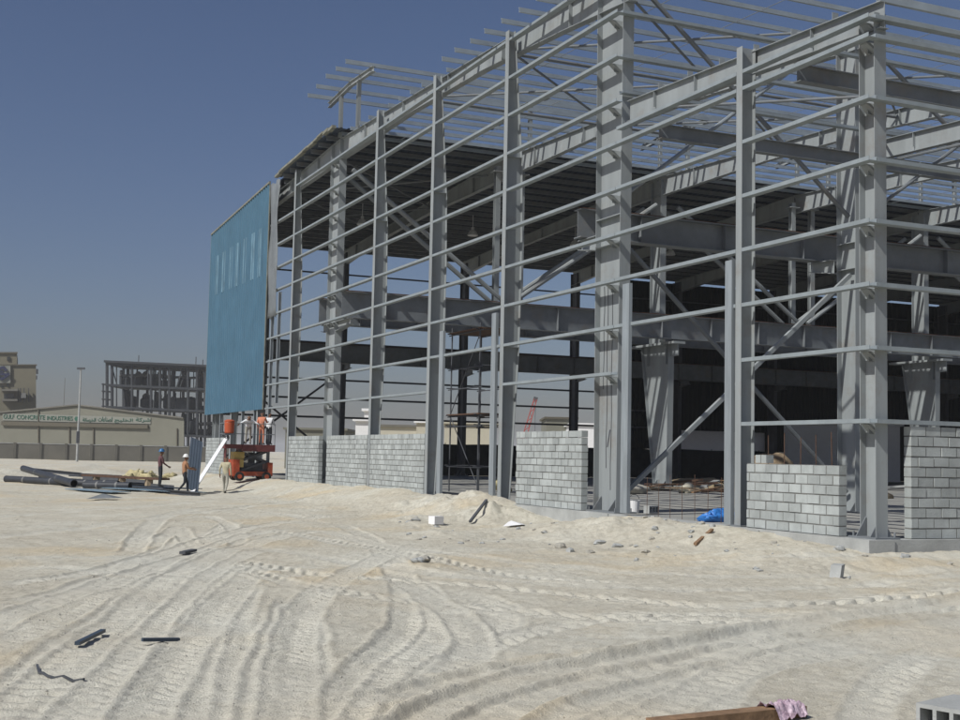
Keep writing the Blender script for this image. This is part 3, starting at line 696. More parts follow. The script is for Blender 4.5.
# shade net along the far side
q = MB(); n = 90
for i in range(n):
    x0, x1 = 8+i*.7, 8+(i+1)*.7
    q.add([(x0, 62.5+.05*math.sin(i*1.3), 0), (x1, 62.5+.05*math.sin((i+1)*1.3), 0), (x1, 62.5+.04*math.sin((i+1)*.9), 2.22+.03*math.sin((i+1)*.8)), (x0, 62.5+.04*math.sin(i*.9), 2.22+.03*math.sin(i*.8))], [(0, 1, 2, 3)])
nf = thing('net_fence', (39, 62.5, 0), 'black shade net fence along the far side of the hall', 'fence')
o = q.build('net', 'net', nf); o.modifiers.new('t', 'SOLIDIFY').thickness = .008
for x in np.arange(8, 71, 4.5):
    q = MB(); q.tube([(x, 62.62, -.3), (x, 62.62, 2.3)], .03, 6); q.build('post', 'dark', nf)

# ------------------------------------------------------------------ scaffold in the doorway
sc = thing('scaffold', (3.2, 26, 0), 'thin dark tube scaffold standing inside the scaffolded doorway', 'scaffold')
SX = (2.6, 3.9)
for x in SX:
    for y in (24.6, 27.4):
        q = MB(); q.tube([(x, y, 0), (x, y, 6.6)], .03, 6); q.build('standard', 'dark', sc)
for z in (1.0, 2.6, 3.0, 4.1, 4.9, 6.3):
    q = MB()
    for x in SX: q.tube([(x, 24.3, z), (x, 27.7, z)], .025, 6)
    for y in (24.6, 27.4): q.tube([(2.4, y, z+.05), (4.1, y, z+.05)], .025, 6)
    q.build('ledger', 'dark', sc)
for z in (3.05, 6.35):
    q = MB(); q.box((2.5, 24.4, z), (4.0, 27.6, z+.05)); q.build('board', 'rust', sc)
q = MB(); q.tube([(2.6, 24.6, .3), (2.6, 27.4, 3.0)], .02, 6); q.tube([(2.6, 27.4, 3.1), (2.6, 24.6, 6.2)], .02, 6); q.build('brace', 'dark', sc)

# ------------------------------------------------------------------ people
def person(pos, face, cl, label, pose=None, scale=1.0, helmet=None, group=None):
    J = dict(pel=(0, 0, .96), bel=(0, 0, 1.10), che=(0, .01, 1.32), nec=(0, .01, 1.47), hdb=(0, .03, 1.555), hed=(0, .035, 1.64), top=(0, .02, 1.735))
    for s, k in ((-1, 'l'), (1, 'r')):
        J.update({'sh'+k: (s*.185, 0, 1.41), 'el'+k: (s*.235, -.03, 1.13), 'wr'+k: (s*.24, .06, .88), 'pa'+k: (s*.24, .08, .80),
                  'hi'+k: (s*.095, 0, .90), 'kn'+k: (s*.11, .02, .50), 'an'+k: (s*.115, -.02, .09), 'to'+k: (s*.13, .16, .045)})
    if pose: J.update(pose)
    rad = dict(pel=.15, bel=.135, che=.155, nec=.062, hdb=.07, hed=.098, top=.06, sh=.075, el=.047, wr=.034, pa=.036, hi=.095, kn=.062, an=.045, to=.038)
    E_ = [('pel', 'bel', 's'), ('bel', 'che', 's'), ('che', 'nec', 's'), ('nec', 'hdb', 'k'), ('hdb', 'hed', 'k'), ('hed', 'top', 'h')]
    for k in 'lr':
        E_ += [('che', 'sh'+k, 's'), ('sh'+k, 'el'+k, 's'), ('el'+k, 'wr'+k, 's'), ('wr'+k, 'pa'+k, 'k'), ('pel', 'hi'+k, 't'), ('hi'+k, 'kn'+k, 't'), ('kn'+k, 'an'+k, 't'), ('an'+k, 'to'+k, 'b')]
        p = np.array(J['pa'+k]); wv = p-np.array(J['wr'+k]); wv /= np.linalg.norm(wv)
        sd = np.cross(wv, np.array([1., 0, 0])); sd /= (np.linalg.norm(sd)+1e-6)
        cu = np.cross(sd, wv)*(1 if k == 'l' else -1)
        for i, (o_, L) in enumerate(((-.032, .065), (-.011, .078), (.011, .072), (.032, .056))):
            a = p+sd*o_+wv*.04; b_ = a+wv*L*.55+cu*.004; c_ = b_+wv*L*.4+cu*.022
            for nm, q_ in (('f%d%sa' % (i, k), a), ('f%d%sb' % (i, k), b_), ('f%d%sc' % (i, k), c_)): J[nm] = tuple(q_)
            E_ += [('pa'+k, 'f%d%sa' % (i, k), 'k'), ('f%d%sa' % (i, k), 'f%d%sb' % (i, k), 'k'), ('f%d%sb' % (i, k), 'f%d%sc' % (i, k), 'k')]
        a = p+sd*.045-wv*.01; J['th%sa' % k] = tuple(a); J['th%sb' % k] = tuple(a+sd*.02+wv*.045)
        E_ += [('pa'+k, 'th%sa' % k, 'k'), ('th%sa' % k, 'th%sb' % k, 'k')]
    h = np.array(J['hed']); J['nos'] = tuple(h+np.array((0, .105, -.01))); J['chi'] = tuple(h+np.array((0, .075, -.085)))
    J['eal'] = tuple(h+np.array((-.1, 0, 0))); J['ear'] = tuple(h+np.array((.1, 0, 0)))
    E_ += [('hed', 'nos', 'k'), ('hed', 'chi', 'k'), ('hed', 'eal', 'k'), ('hed', 'ear', 'k')]
    names = list(J); ix = {n: i for i, n in enumerate(names)}
    me = bpy.data.meshes.new('tmp'); me.from_pydata([J[n] for n in names], [(ix[a], ix[b]) for a, b, _ in E_], [])
    ob = bpy.data.objects.new('tmp', me); col.objects.link(ob)
    ob.modifiers.new('sk', 'SKIN'); sub = ob.modifiers.new('ss', 'SUBSURF'); sub.levels = 1; sub.render_levels = 1
    sv = me.skin_vertices[0].data
    for n in names:
        r_ = rad.get(n, rad.get(n[:2], .0095))
        if n in ('nos', 'eal', 'ear'): r_ = .018
        if n == 'chi': r_ = .035
        if n.startswith('th'): r_ = .012
        sv[ix[n]].radius = (r_, r_*(.72 if n in ('che', 'bel', 'pel') else 1))
        sv[ix[n]].use_root = (n == 'pel')
    dg = bpy.context.evaluated_depsgraph_get(); ev = ob.evaluated_get(dg); m2 = bpy.data.meshes.new_from_object(ev)
    bpy.data.objects.remove(ob)
    cols = [cl[0], cl[1], 'skin', 'shoe', 'hair']; cm = dict(s=0, t=1, k=2, b=3, h=4)
    for c in cols: m2.materials.append(M[c])
    segs = [(np.array(J[a]), np.array(J[b]), cm[t]) for a, b, t in E_]
    A = np.array([s[0] for s in segs]); B = np.array([s[1] for s in segs]); T = np.array([s[2] for s in segs]); AB = B-A; LL = (AB**2).sum(1)+1e-9
    mi = []
    for p in m2.polygons:
        c = np.array(p.center); t = np.clip(((c-A)*AB).sum(1)/LL, 0, 1); mi.append(int(T[np.argmin(((A+AB*t[:, None]-c)**2).sum(1))]))
    m2.polygons.foreach_set('material_index', mi); m2.polygons.foreach_set('use_smooth', [True]*len(mi)); m2.name = 'person'
    o = bpy.data.objects.new('person', m2); col.objects.link(o)
    o.location = pos; o.rotation_euler = (0, 0, face); o.scale = (scale,)*3; o['_o'] = [0, 0, 0]
    tag(o, label, 'person', group)
    if helmet:
        q = MB(); hx = h+np.array((0, -.005, .03))
        q.lathe(hx, [(.165, 0), (.165, .015), (.128, .02), (.122, .07), (.09, .125), (.04, .15), (.001, .155)], 16)
        ho = q.build('helmet', helmet, smooth=True); ho.parent = o
    return o
def P(x, y): return (x, y, gz(x, y)+.0)
# walkers
step = dict(knl=(-.10, .17, .53), anl=(-.10, .22, .10), tol=(-.11, .40, .06), knr=(.10, -.03, .50), anr=(.10, -.33, .16), tor=(.11, -.22, .04))
carry = dict(ell=(-.23, .10, 1.16), wrl=(-.17, .34, 1.18), pal=(-.15, .42, 1.18), elr=(.23, .10, 1.16), wrr=(.17, .34, 1.12), par=(.15, .42, 1.12))
person(P(-4.0, 38.33), R(-28), ('khaki', 'greyt'), 'person in cream shirt and pale trousers walking towards the orange lift, cloth on head', dict(step, ell=(-.26, -.06, 1.15), wrl=(-.27, .02, .92), pal=(-.27, .04, .84)), 1.0)
person(P(*at(184.5, 480, 55.5)[:2]), R(-80), ('tan', 'darkcloth'), 'person in tan shirt and white helmet striding behind the upright dark sheet', dict(step, **carry), .98, 'helmetwhite')
M1 = at(160, 480, 59.5)
person((M1[0], M1[1], gz(M1[0], M1[1])+.14), R(-85), ('maroon', 'darkcloth'), 'person in maroon shirt and blue helmet standing on the stacked sheets', dict(elr=(.22, .08, 1.14), wrr=(.16, .3, 1.0), par=(.14, .37, .97)), 1.02, 'helmetblue')

# ------------------------------------------------------------------ scissor lift with crew
LX, LY = -.88, 46.4; g0 = max(gz(LX-.8, LY), gz(LX, LY-.6))+.0
lift = thing('scissor_lift', (LX, LY, g0), 'orange scissor lift with dark red deck parked before the open doorway', 'lift')
q = MB(); q.box((LX-1.05, LY-.6, g0+.26), (LX+1.05, LY+.6, g0+.50)); q.box((LX-1.05, LY-.6, g0+.5), (LX-.72, LY+.6, g0+1.12)); q.box((LX+.8, LY-.6, g0+.5), (LX+1.05, LY+.6, g0+.98)); q.build('chassis', 'orange', lift)
for sx in (-1, 1):
    for sy in (-1, 1):
        c = np.array((LX+sx*.72, LY+sy*.6, g0+.24)); q = MB()
        q.tube([c-Y_*.11, c+Y_*.11], .24, 18); wo = q.build('wheel', 'rubber', lift)
        q = MB(); q.tube([c-Y_*.125, c+Y_*.125], .12, 12); q.build('rim', 'orange', wo)
for sy in (-.42, .42):
    q = MB()
    for z0, z1 in ((.5, 1.02), (1.02, 1.55)):
        q.bar((LX-.7, LY+sy, g0+z0), (LX+.75, LY+sy, g0+z1), .06, .12); q.bar((LX+.75, LY+sy+.07, g0+z0), (LX-.7, LY+sy+.07, g0+z1), .06, .12)
    q.build('scissor_arm', 'dark', lift)
q = MB(); q.box((LX-.55, LY-.3, g0+.5), (LX+.6, LY+.35, g0+.95)); q.box((LX-.1, LY-.1, g0+.95), (LX+.2, LY+.2, g0+1.5)); q.build('power_pack', 'dark', lift)
DZ = g0+1.55
q = MB(); q.box((LX-.62, LY-.8, DZ), (LX+1.1, LY+.8, DZ+.36)); q.build('deck', 'darkred', lift)
q = MB(); q.box((LX-1.55, LY-.7, DZ+.14), (LX-.622, LY+.7, DZ+.36)); q.build('deck_extension', 'darkred', lift)
DT = DZ+.36
q = MB()
ring = [(-1.52, .68), (-1.52, -.68), (-.6, -.77), (1.07, -.77), (1.07, .77)]
for z in (.55, 1.1): q.tube([(LX+a, LY+b, DT+z) for a, b in ring], .022, 6)
for a, b in ring+[(.2, -.77), (-1.05, -.72)]: q.tube([(LX+a, LY+b, DT-.02), (LX+a, LY+b, DT+1.12)], .02, 6)
q.build('guard_rail', 'steel2', lift)
q = MB(); q.box((LX-1.0, LY-.45, g0+1.122), (LX-.45, LY+.4, g0+1.52)); q.box((LX-.72, LY-.55, g0+.72), (LX-.5, LY-.2, g0+1.12)); q.build('engine_box', 'yellow', lift)
q = MB(); q.tube([(LX-1.45, LY-.5, g0-.1), (LX-1.45, LY-.5, DZ+.14)], .045, 6); q.build('support_leg', 'darkred', lift)
q = MB(); q.tube([(LX-1.3, LY+.4, g0-.1), (LX-1.3, LY+.4, DZ+.14)], .045, 6); q.build('support_leg', 'darkred', lift)
wx, wy = LX-1.42, LY-1.0
wc = thing('water_cooler', (wx, wy, DT+.55), 'orange drink cooler with lighter lid at the end of the lift railing', 'cooler')
q = MB(); q.lathe((wx, wy, DT+.55), [(.21, 0), (.24, .04), (.26, .55), (.24, .6)], 18); q.build('jug', 'jug', wc)
q = MB(); q.lathe((wx, wy, DT+1.15), [(.27, .002), (.27, .06), (.15, .12), (.001, .13)], 18); q.build('lid', 'jug', wc)
q = MB(); q.box((wx-.28, wy-.28, DT+.47), (wx+.26, wy+.30, DT+.548)); q.bar((wx, wy+.28, DT+.2), (wx, wy+.28, DT+.48), .1, .1); q.build('cooler_shelf', 'dark', lift)
bend = dict(che=(0, .24, 1.22), nec=(0, .34, 1.31), hdb=(0, .40, 1.36), hed=(0, .45, 1.42), top=(0, .48, 1.51), bel=(0, .10, 1.08), shl=(-.185, .28, 1.26), shr=(.185, .28, 1.26),
            ell=(-.42, .36, 1.12), wrl=(-.55, .52, 1.06), pal=(-.60, .58, 1.04), elr=(.42, .36, 1.12), wrr=(.52, .52, 1.06), par=(.57, .58, 1.04))
person((LX-.15, LY+.1, DT), R(180-10), ('whiteshirt', 'greyt'), 'person in white shirt bending over the lift railing with arms spread', bend, 1.0)
person((LX+.45, LY-.35, DT), R(-35), ('peach', 'peach'), 'person in peach work clothes standing on the lift deck', dict(elr=(.25, .1, 1.18), wrr=(.22, .32, 1.22), par=(.21, .39, 1.24)), 1.0)
person((LX+.98, LY+.15, DT), R(-35), ('whiteshirt', 'darkcloth'), 'person in white shirt beside the peach-clad worker on the lift deck', carry, .99)

# ------------------------------------------------------------------ sheets, pipes and stores on the left
def corr_panel(o, du, dv, wd, h, name, m_, label, cat, pitch=.2, dep=.03):
    o, du, dv = (np.array(a, float) for a in (o, du, dv)); du /= np.linalg.norm(du); dv /= np.linalg.norm(dv); n_ = np.cross(du, dv); q = MB()
    s = 0; us = []; ds = []
    while s < wd: us += [s, s+pitch*.5, s+pitch*.62, s+pitch*.88]; ds += [0, 0, dep, dep]; s += pitch
    us.append(wd); ds.append(0); n = len(us)
    q.add([o+du*a+n_*b for a, b in zip(us, ds)]+[o+du*a+n_*b+dv*h for a, b in zip(us, ds)], [(j, j+1, n+j+1, n+j) for j in range(n-1)])
    ob = q.build(name, m_, loc=o.tolist()); ob.modifiers.new('t', 'SOLIDIFY').thickness = .006
    return tag(ob, label, cat)
b = at(197, 490, 57.0); b[2] = gz(b[0], b[1])+.02; a = b+np.array((-.36, .75, .22))
corr_panel(a, b-a, (.07, .05, 1), .95, 2.35, 'ribbed_sheet', 'sheet', 'upright dark slate ribbed sheet carried by the striding person', 'sheet')
q = MB(); p0 = on_z(191.5, 493, -.5); p0[2] = gz(p0[0], p0[1])+.03; p1 = at(227, 437, np.dot(np.array((LX-2.0, LY, DT))-CAM, fw))
q.bar(p0, p1, .36, .03, upv=(-.7, -.55, .5)); o = q.build('leaning_strip', 'white', loc=p0.tolist()); tag(o, 'bright white strip leaning on the lift deck', 'panel')
def pipe(p, e, r, label):
    t = thing('wrapped_pipe', (p[0], p[1], p[2]-r), label, 'pipe', 'dark wrapped pipes lying on the sand')
    p, e = np.array(p, float), np.array(e, float); d = e-p; u = d/np.linalg.norm(d)
    q = MB(); sg = 22
    a_ = np.cross(u, Z_); a_ /= np.linalg.norm(a_); b_ = np.cross(a_, u)
    cir = lambda c, rr: [c+rr*(math.cos(k)*a_+math.sin(k)*b_) for k in np.linspace(0, 2*math.pi, sg, endpoint=False)]
    q.loft([cir(p, r), cir(e, r)], caps=False); q.loft([cir(p, r*.9), cir(e, r*.9)], caps=False); q.loft([cir(p, r), cir(p, r*.9)], caps=False); q.loft([cir(e, r*.9), cir(e, r)], caps=False)
    q.build('pipe_wall', 'pipe', t)
    for s in (.3, .72):
        c = p+d*s; q = MB(); q.loft([cir(c-u*.05, r+.006), cir(c+u*.05, r+.006)]); q.build('band', 'plant2', t)
def gp(x, y, r): 
    a = on_z(x, y, -.5); return (a[0], a[1], gz(a[0], a[1])+r)
a = gp(6, 482.5, .18); b = gp(70, 485.5, .18); pipe(a, b, .18, 'dark wrapped pipe lying flat at the outer end of the stores')
b = gp(74, 487.5, .2); a = np.array(gp(20, 481, .25)); a[2] += .42; a = a+np.array((.3, 2.2, 0)); pipe(a, b, .18, 'dark wrapped pipe propped across the flat pipe')
for i, (x0, x1, y0) in enumerate(((72, 118, 486), (84, 130, 488.5))):
    a = gp(x0, y0, .2); b = gp(x1, y0+1.5, .2); pipe(a, b, .17, ('dark pipe behind the pale blue sheets, touching the propped pipe', 'dark pipe behind the pale blue sheets, nearer the maroon-shirted person')[i])
for i, (x0, x1, y0, y1, zz_, m_, lab) in enumerate(((64, 112, 490.5, 494, .03, 'sheetpale', 'pale blue ribbed sheet lying at the pipe ends'), (100, 190, 489.5, 494.5, .06, 'sheetpale', 'long pale blue ribbed sheet under the maroon-shirted person'), (104, 188, 487.5, 491.5, .12, 'sheet', 'dark slate ribbed sheet stacked on the long pale sheet'))):
    a = np.array(gp(x0, y0, zz_)); b = np.array(gp(x1, y1, zz_)); v = b-a; v[2] = 0
    L = np.linalg.norm(v); nrm = np.array((-v[1], v[0], 0))/L
    a[2] = max(a[2], b[2])+.02
    corr_panel(a, v, nrm, L, .9, 'ribbed_sheet', m_, lab, 'sheet')
a = np.array(gp(85, 484, .5)); b = np.array(gp(165, 489, .5))
q = MB(); q.bar(a, b, .5, .1); o = q.build('timber_beam', 'rust', loc=a.tolist()); tag(o, 'long rusty beam resting behind the dark pipes', 'beam')
for i in range(3):
    c = a+(b-a)*(.15+.33*i); g_ = gz(c[0], c[1]); q = MB(); q.box((c[0]-.15, c[1]-.3, g_-.05), (c[0]+.15, c[1]+.3, c[2]-.055)); o = q.build('packing_block', 'palewood', loc=c.tolist())
    tag(o, ('packing block under the rusty beam end near the pipes', 'packing block under the middle of the rusty beam', 'packing block under the rusty beam end near the people')[i], 'block')
for i, (x0, y0, x1, y1, hh) in enumerate(((40, 481, 96, 485, .16), (60, 483, 120, 487, .12), (84, 481.5, 150, 485, .18), (96, 484.5, 158, 488.5, .10), (118, 485, 172, 490, .14), (130, 489, 200, 496.5, .05), (70, 479, 128, 482, .22), (30, 477.5, 80, 480.5, .3))):
    a = np.array(gp(x0, y0, hh)); b = np.array(gp(x1, y1, hh)); q = MB(); u_ = (b-a)/np.linalg.norm(b-a); sd_ = np.cross(u_, Z_); q.ibeam([(a, .2), (b, .2)], Z_ if i % 2 else sd_, sd_ if i % 2 else Z_, .22, .02, .014)
    o = q.build('steel_section', 'dark' if i % 3 else 'pipe', loc=a.tolist()); tag(o, 'dark steel section lying in the low pile between the pipes and the workers', 'beam', 'dark steel sections in the low pile')
def blob(c, sx, sy, sz, seed, name, m_, label, cat, amp=.25, seg=18, kind=None, f=1.6):
    q = MB(); rings = []; rs = np.random.default_rng(seed); ox = rs.random()*50
    nu, nv = seg, seg//2
    vs_ = []
    for i in range(nv+1):
        t = math.pi*i/nv
        for j in range(nu):
            p_ = 2*math.pi*j/nu; d = np.array((math.sin(t)*math.cos(p_), math.sin(t)*math.sin(p_), math.cos(t)))
            k = 1+amp*2*float(fbm(np.array([d[0]*f+ox]), np.array([d[1]*f+d[2]*f*1.3+ox]), 1., 3, seed)[0])
            vs_.append((c[0]+d[0]*sx*k, c[1]+d[1]*sy*k, c[2]+d[2]*sz*k))
    fs = [(i*nu+j, (i+1)*nu+j, (i+1)*nu+(j+1) % nu, i*nu+(j+1) % nu) for i in range(nv) for j in range(nu)]
    q.add(vs_, fs); o = q.build(name, m_, loc=c, smooth=name not in ('rubble_chunk',))
    return tag(o, label, cat, kind=kind)
for i, (x, y, s, lab) in enumerate(((128, 481, .36, 'yellow bag slumped by the pipes at the pipe side of the bag heap'), (138, 479, .5, 'broad yellow bag in the middle of the bag heap'), (149, 480, .42, 'rounded yellow bag in front of the maroon-shirted person'), (170, 478, .3, 'small yellow bag between the two helmeted people'))):
    a = on_z(x, y, -.45); blob((a[0], a[1], gz(a[0], a[1])+s*.3), s*1.25, s*1.1, s*.85, 40+i, 'yellow_bag', 'yellowbag', lab, 'bag', .5, 22, f=2.4)
# ------------------------------------------------------------------ small debris on the sand
def hollow_block(c, yaw, pitch, label, L=.4, H=.2, D=.2, m_='concrete', cat='block'):
    q = MB(); Rm = np.array(Matrix.Rotation(yaw, 3, 'Z') @ Matrix.Rotation(pitch, 3, 'X'))
    t = .032; bx = lambda x0, x1, y0, y1: q.obox(np.array(c)+Rm@np.array(((x0+x1)/2, (y0+y1)/2, 0)), Rm@np.array(((x1-x0)/2, 0, 0)), Rm@np.array((0, (y1-y0)/2, 0)), Rm@np.array((0, 0, H/2)))
    bx(-L/2, L/2, -D/2, -D/2+t); bx(-L/2, L/2, D/2-t, D/2)
    n = 3
    for i in range(n+1):
        xc = -L/2+t/2+(L-t)*i/n; bx(xc-t/2, xc+t/2, -D/2+t, D/2-t)
    o = q.build('hollow_block', m_, loc=list(map(float, c))); return tag(o, label, cat, 'loose concrete blocks on the site')
def gpt(x, y, h=0., z=-.5):
    a = on_z(x, y, z)
    for _ in range(4):
        a = on_z(x, y, gz(a[0], a[1]))
    return np.array((a[0], a[1], gz(a[0], a[1])+h))
c = gpt(962, 729, .11); hollow_block(c, R(-72), R(90), 'hollow grey block lying in the near corner, holes facing out', .44, .60, .19)
c = gpt(837, 578, .11); q = MB(); q.obox(c, (.07, .04, 0.01), (-.05, .08, .0), (.03, 0.01, .12)); o = q.build('block_stub', 'concrete', loc=c.tolist()); tag(o, 'small grey block standing upright on the track edge', 'block')
c = gpt(436, 528, .10); q = MB(); q.obox(c, (.15, .04, 0), (-.04, .12, 0), (0, 0, .11)); o = q.build('white_box', 'white', loc=c.tolist()); tag(o, 'small white box sitting on the sand below the doorway heap', 'box')
c = gpt(513, 527, .03); q = MB(); q.add([c+np.array(p) for p in ((-.4, -.2, 0), (.1, -.32, .05), (.45, .1, .02), (.0, .3, .09), (-.05, 0, .14))], [(0, 1, 4), (1, 2, 4), (2, 3, 4), (3, 0, 4), (3, 2, 1, 0)]); o = q.build('crumpled_sheet', 'white', loc=c.tolist()); tag(o, 'crumpled white sheet on the sand before the doorway', 'sheet')
c = gpt(104, 500, .03); q = MB(); q.add([c+np.array(p) for p in ((-.7, -.3, 0), (.3, -.42, .04), (.75, .2, .03), (.0, .5, .08), (-.05, 0, .2))], [(0, 1, 4), (1, 2, 4), (2, 3, 4), (3, 0, 4), (3, 2, 1, 0)]); o = q.build('crumpled_sheet', 'film', loc=c.tolist()); tag(o, 'grey crumpled film on the sand before the pale blue sheets', 'sheet')
# plank with pink film over it
a, b = gpt(652, 733, .05), gpt(800, 717, .05)
q = MB(); d = (b-a)/np.linalg.norm(b-a); n_ = np.cross(d, Z_)
q.obox((a+b)/2, (b-a)/2, n_*.075, Z_*.05); o = q.build('plank', 'wood', loc=a.tolist()); tag(o, 'thick brown plank lying flat on the sand at the near edge', 'plank')
q = MB(); c = a+(b-a)*.86; nu, nv = 34, 26; vs_ = []
uv = [((i/(nu-1)-.5)*.32, (k/(nv-1)-.5)*.26) for i in range(nu) for k in range(nv)]
PP = np.array([c+d*(u+.03*math.sin(9*v))+n_*v for u, v in uv]); GG = ground_h(PP[:, 0].copy(), PP[:, 1].copy())[0]
for i in range(nu):
    for k in range(nv):
        u, v = (i/(nu-1)-.5)*.32, (k/(nv-1)-.5)*.26
        p = c+d*(u+.03*math.sin(9*v))+n_*v; g_ = GG[i*nv+k]+.012
        base = max(g_, c[2]+.052-max(0, abs(v)-.06)*1.3)
        w_ = np.array([u]); w2 = np.array([v])
        h_ = .05*abs(float(fbm(w_*1., w2*1., 9., 2, 5)[0]))+.07*abs(float(fbm(w_, w2, 22., 2, 8)[0]))
        vs_.append((p[0], p[1], base+h_))
q.add(vs_, [(i*nv+k, (i+1)*nv+k, (i+1)*nv+k+1, i*nv+k+1) for i in range(nu-1) for k in range(nv-1)])
o = q.build('plastic_film', 'pink', loc=c.tolist()); tag(o, 'crumpled pink plastic film draped on the plank end', 'film')
def stick(px0, px1, wd, h, m_, label, bend=0, name='timber_offcut'):
    a, b = gpt(*px0, h/2+.03), gpt(*px1, h/2+.03); d = b-a; n_ = np.cross(d, Z_); q = MB()
    k = 9 if bend else 2
    pts = [a+d*t+n_*bend*math.sin(math.pi*t) for t in np.linspace(0, 1, k)]
    if bend:
        for p in pts: p[2] = gz(p[0], p[1])+h/2+.012
    for u, v in zip(pts[:-1], pts[1:]): q.bar(u, v, wd, h)
    o = q.build(name, m_, loc=a.tolist()); return tag(o, label, 'offcut')
stick((77, 647), (103, 635), .055, .035, 'sheet', 'short dark board offcut lying tilted in the tracks')
stick((142, 644), (179, 641), .05, .035, 'sheet', 'thin dark strip lying level in the tracks')
stick((37, 667), (84, 680), .022, .016, 'dark', 'curved dark strip curling over the left tracks', .12)
stick((182, 556), (194, 553), .12, .05, 'dark', 'small dark scrap beside the turning tracks')
stick((470, 523), (486, 523), .07, .06, 'dark', 'weathered brown stick half buried in the doorway heap')
stick((695, 553), (712, 552), .07, .05, 'wood', 'brown stick among rubble before the low wall')
# blocks and bucket around the broad column foot
for i, (x, y, yw, lab) in enumerate(((603, 519, .3, 'hollow grey block at the broad column foot, nearest its centre'), (613, 520, .25, 'hollow grey block at the broad column foot, middle of the row'), (624, 521, .2, 'hollow grey block at the broad column foot, beside the door post'))):
    c = gpt(x, y, .13); hollow_block(c, yw, R(90) if i != 1 else 0, lab)
c = np.array((.95, 10.35, 0)); t = thing('bucket', c.tolist(), 'small white bucket behind the door post of the broad column', 'bucket')
q = MB(); q.lathe(c, [(.13, 0.0), (.16, .34), (.175, .35), (.15, .35), (.12, .02)], 16); q.build('pail', 'white', t); q = MB(); q.tube([c+np.array((.16*math.cos(u), .0, .36+.14*math.sin(u))) for u in np.linspace(0, math.pi, 9)], .008, 5); q.build('handle', 'dark', t)
c = np.array((1.25, 9.95, .11)); hollow_block(c, .3, R(90), 'hollow grey block on the slab next to the bucket')
# grey rubble
spots = [(665, 533), (692, 536), (742, 537), (752, 536), (735, 541), (770, 539), (700, 546), (712, 549), (655, 545), (645, 541), (820, 545), (850, 556), (880, 562), (905, 566), (930, 559), (950, 563), (600, 545), (618, 548), (560, 548), (570, 553), (632, 532), (590, 553), (410, 524), (416, 521), (424, 562), (418, 563), (840, 566), (865, 570), (690, 552), (760, 549)]+[(random.uniform(630, 900), random.uniform(536, 562)) for _ in range(60)]+[(random.uniform(395, 560), random.uniform(515, 545)) for _ in range(30)]
for i, (x, y) in enumerate(spots):
    s = random.uniform(.04, .11) if i < 30 else random.uniform(.018, .06); c = gpt(x, y, s*.3)
    blob(c.tolist(), s*random.uniform(1, 1.8), s, s*.7, 100+i, 'rubble_chunk', 'concrete' if i % 3 else 'stone', 'grey concrete rubble chunk lying on the sand', 'rubble', .4, 10)
    bpy.context.scene.collection.objects[-1]['group'] = 'rubble chunks strewn on the sand before the frame'
q = MB(); rs = random.Random(3)
for i in range(1600):
    u = rs.random(); y = 500+220*u**1.3; x = rs.uniform(0, 960)
    p = on_z(x, y, -.5)
    if p[0] > -.3 and p[1] > -.3: continue
    s = rs.uniform(.003, .012)*(1+(720-y)/150)
    q.add([p+np.array((s*rs.uniform(.7, 1.4), 0, 0)), p+np.array((0, s*rs.uniform(.6, 1.2), 0)), p-np.array((s, 0, 0)), p-np.array((0, s*rs.uniform(.6, 1.3), 0)), p+np.array((0, 0, s*.8)), p-np.array((0, 0, s))],
          [(0, 1, 4), (1, 2, 4), (2, 3, 4), (3, 0, 4), (1, 0, 5), (2, 1, 5), (3, 2, 5), (0, 3, 5)])
vv = np.array(q.v); hz, _ = ground_h(vv[:, 0].copy(), vv[:, 1].copy()); 
for k in range(0, len(vv), 6): vv[k:k+6, 2] += hz[k+4]+.5
q.v = vv.tolist(); tag(q.build('pebbles', 'stone'), 'loose pebbles and crumbs scattered over the sand', 'pebbles', kind='stuff')

# ------------------------------------------------------------------ things lying inside the hall
blob((.78, 6.2, .10), .48, .30, .20, 5, 'blue_tarp', 'bluetarp', 'bright blue tarp bundled by the annexe door post', 'tarp', .5, 22, f=2.6)
rs = random.Random(11)
for i, (x0, y0, L, an, z0) in enumerate(((12.5, 30, 3.4, .4, .05), (13.5, 30.4, 3.8, .3, .12), (13.2, 29.6, 3.0, .55, .2), (15.5, 31, 3.5, .2, .05), (17.2, 31.5, 2.6, -.3, .05), (16.4, 29.5, 3.2, .15, .14))):
    q = MB(); d = np.array((math.cos(an), math.sin(an), .04*rs.uniform(-1, 1))); p = np.array((x0, y0, z0)); q.bar(p, p+d*L, .22, .06); o = q.build('plank', 'palewood' if i % 2 else 'wood', loc=p.tolist())
    tag(o, 'timber plank in the loose heap on the hall floor', 'plank', 'planks heaped on the hall floor')
for i, (x, y, s, h_, m_, lab) in enumerate(((9.6, 15.5, .95, 1.62, 'earth', 'sand heap inside the frame seen over the low wall'), (21, 37, 1.3, .5, 'sandpile', 'low sand heap on the hall floor beyond the plank heap'), (26, 39, 1.6, .7, 'rust', 'dark earth heap deep inside the hall'), (16.2, 24.0, .8, .45, 'stone', 'pale rubble heap behind the corner column'), (19.5, 23.0, 1.0, .5, 'sandpile', 'brownish rubble heap right of the corner column, inside'), (30, 44, 1.7, .8, 'rust', 'brown spoil heap beside the net fence'))):
    blob((x, y, .0), s*1.5, s*1.2, h_, 60+i, 'sand_heap', m_, lab, 'heap', .16, 24)
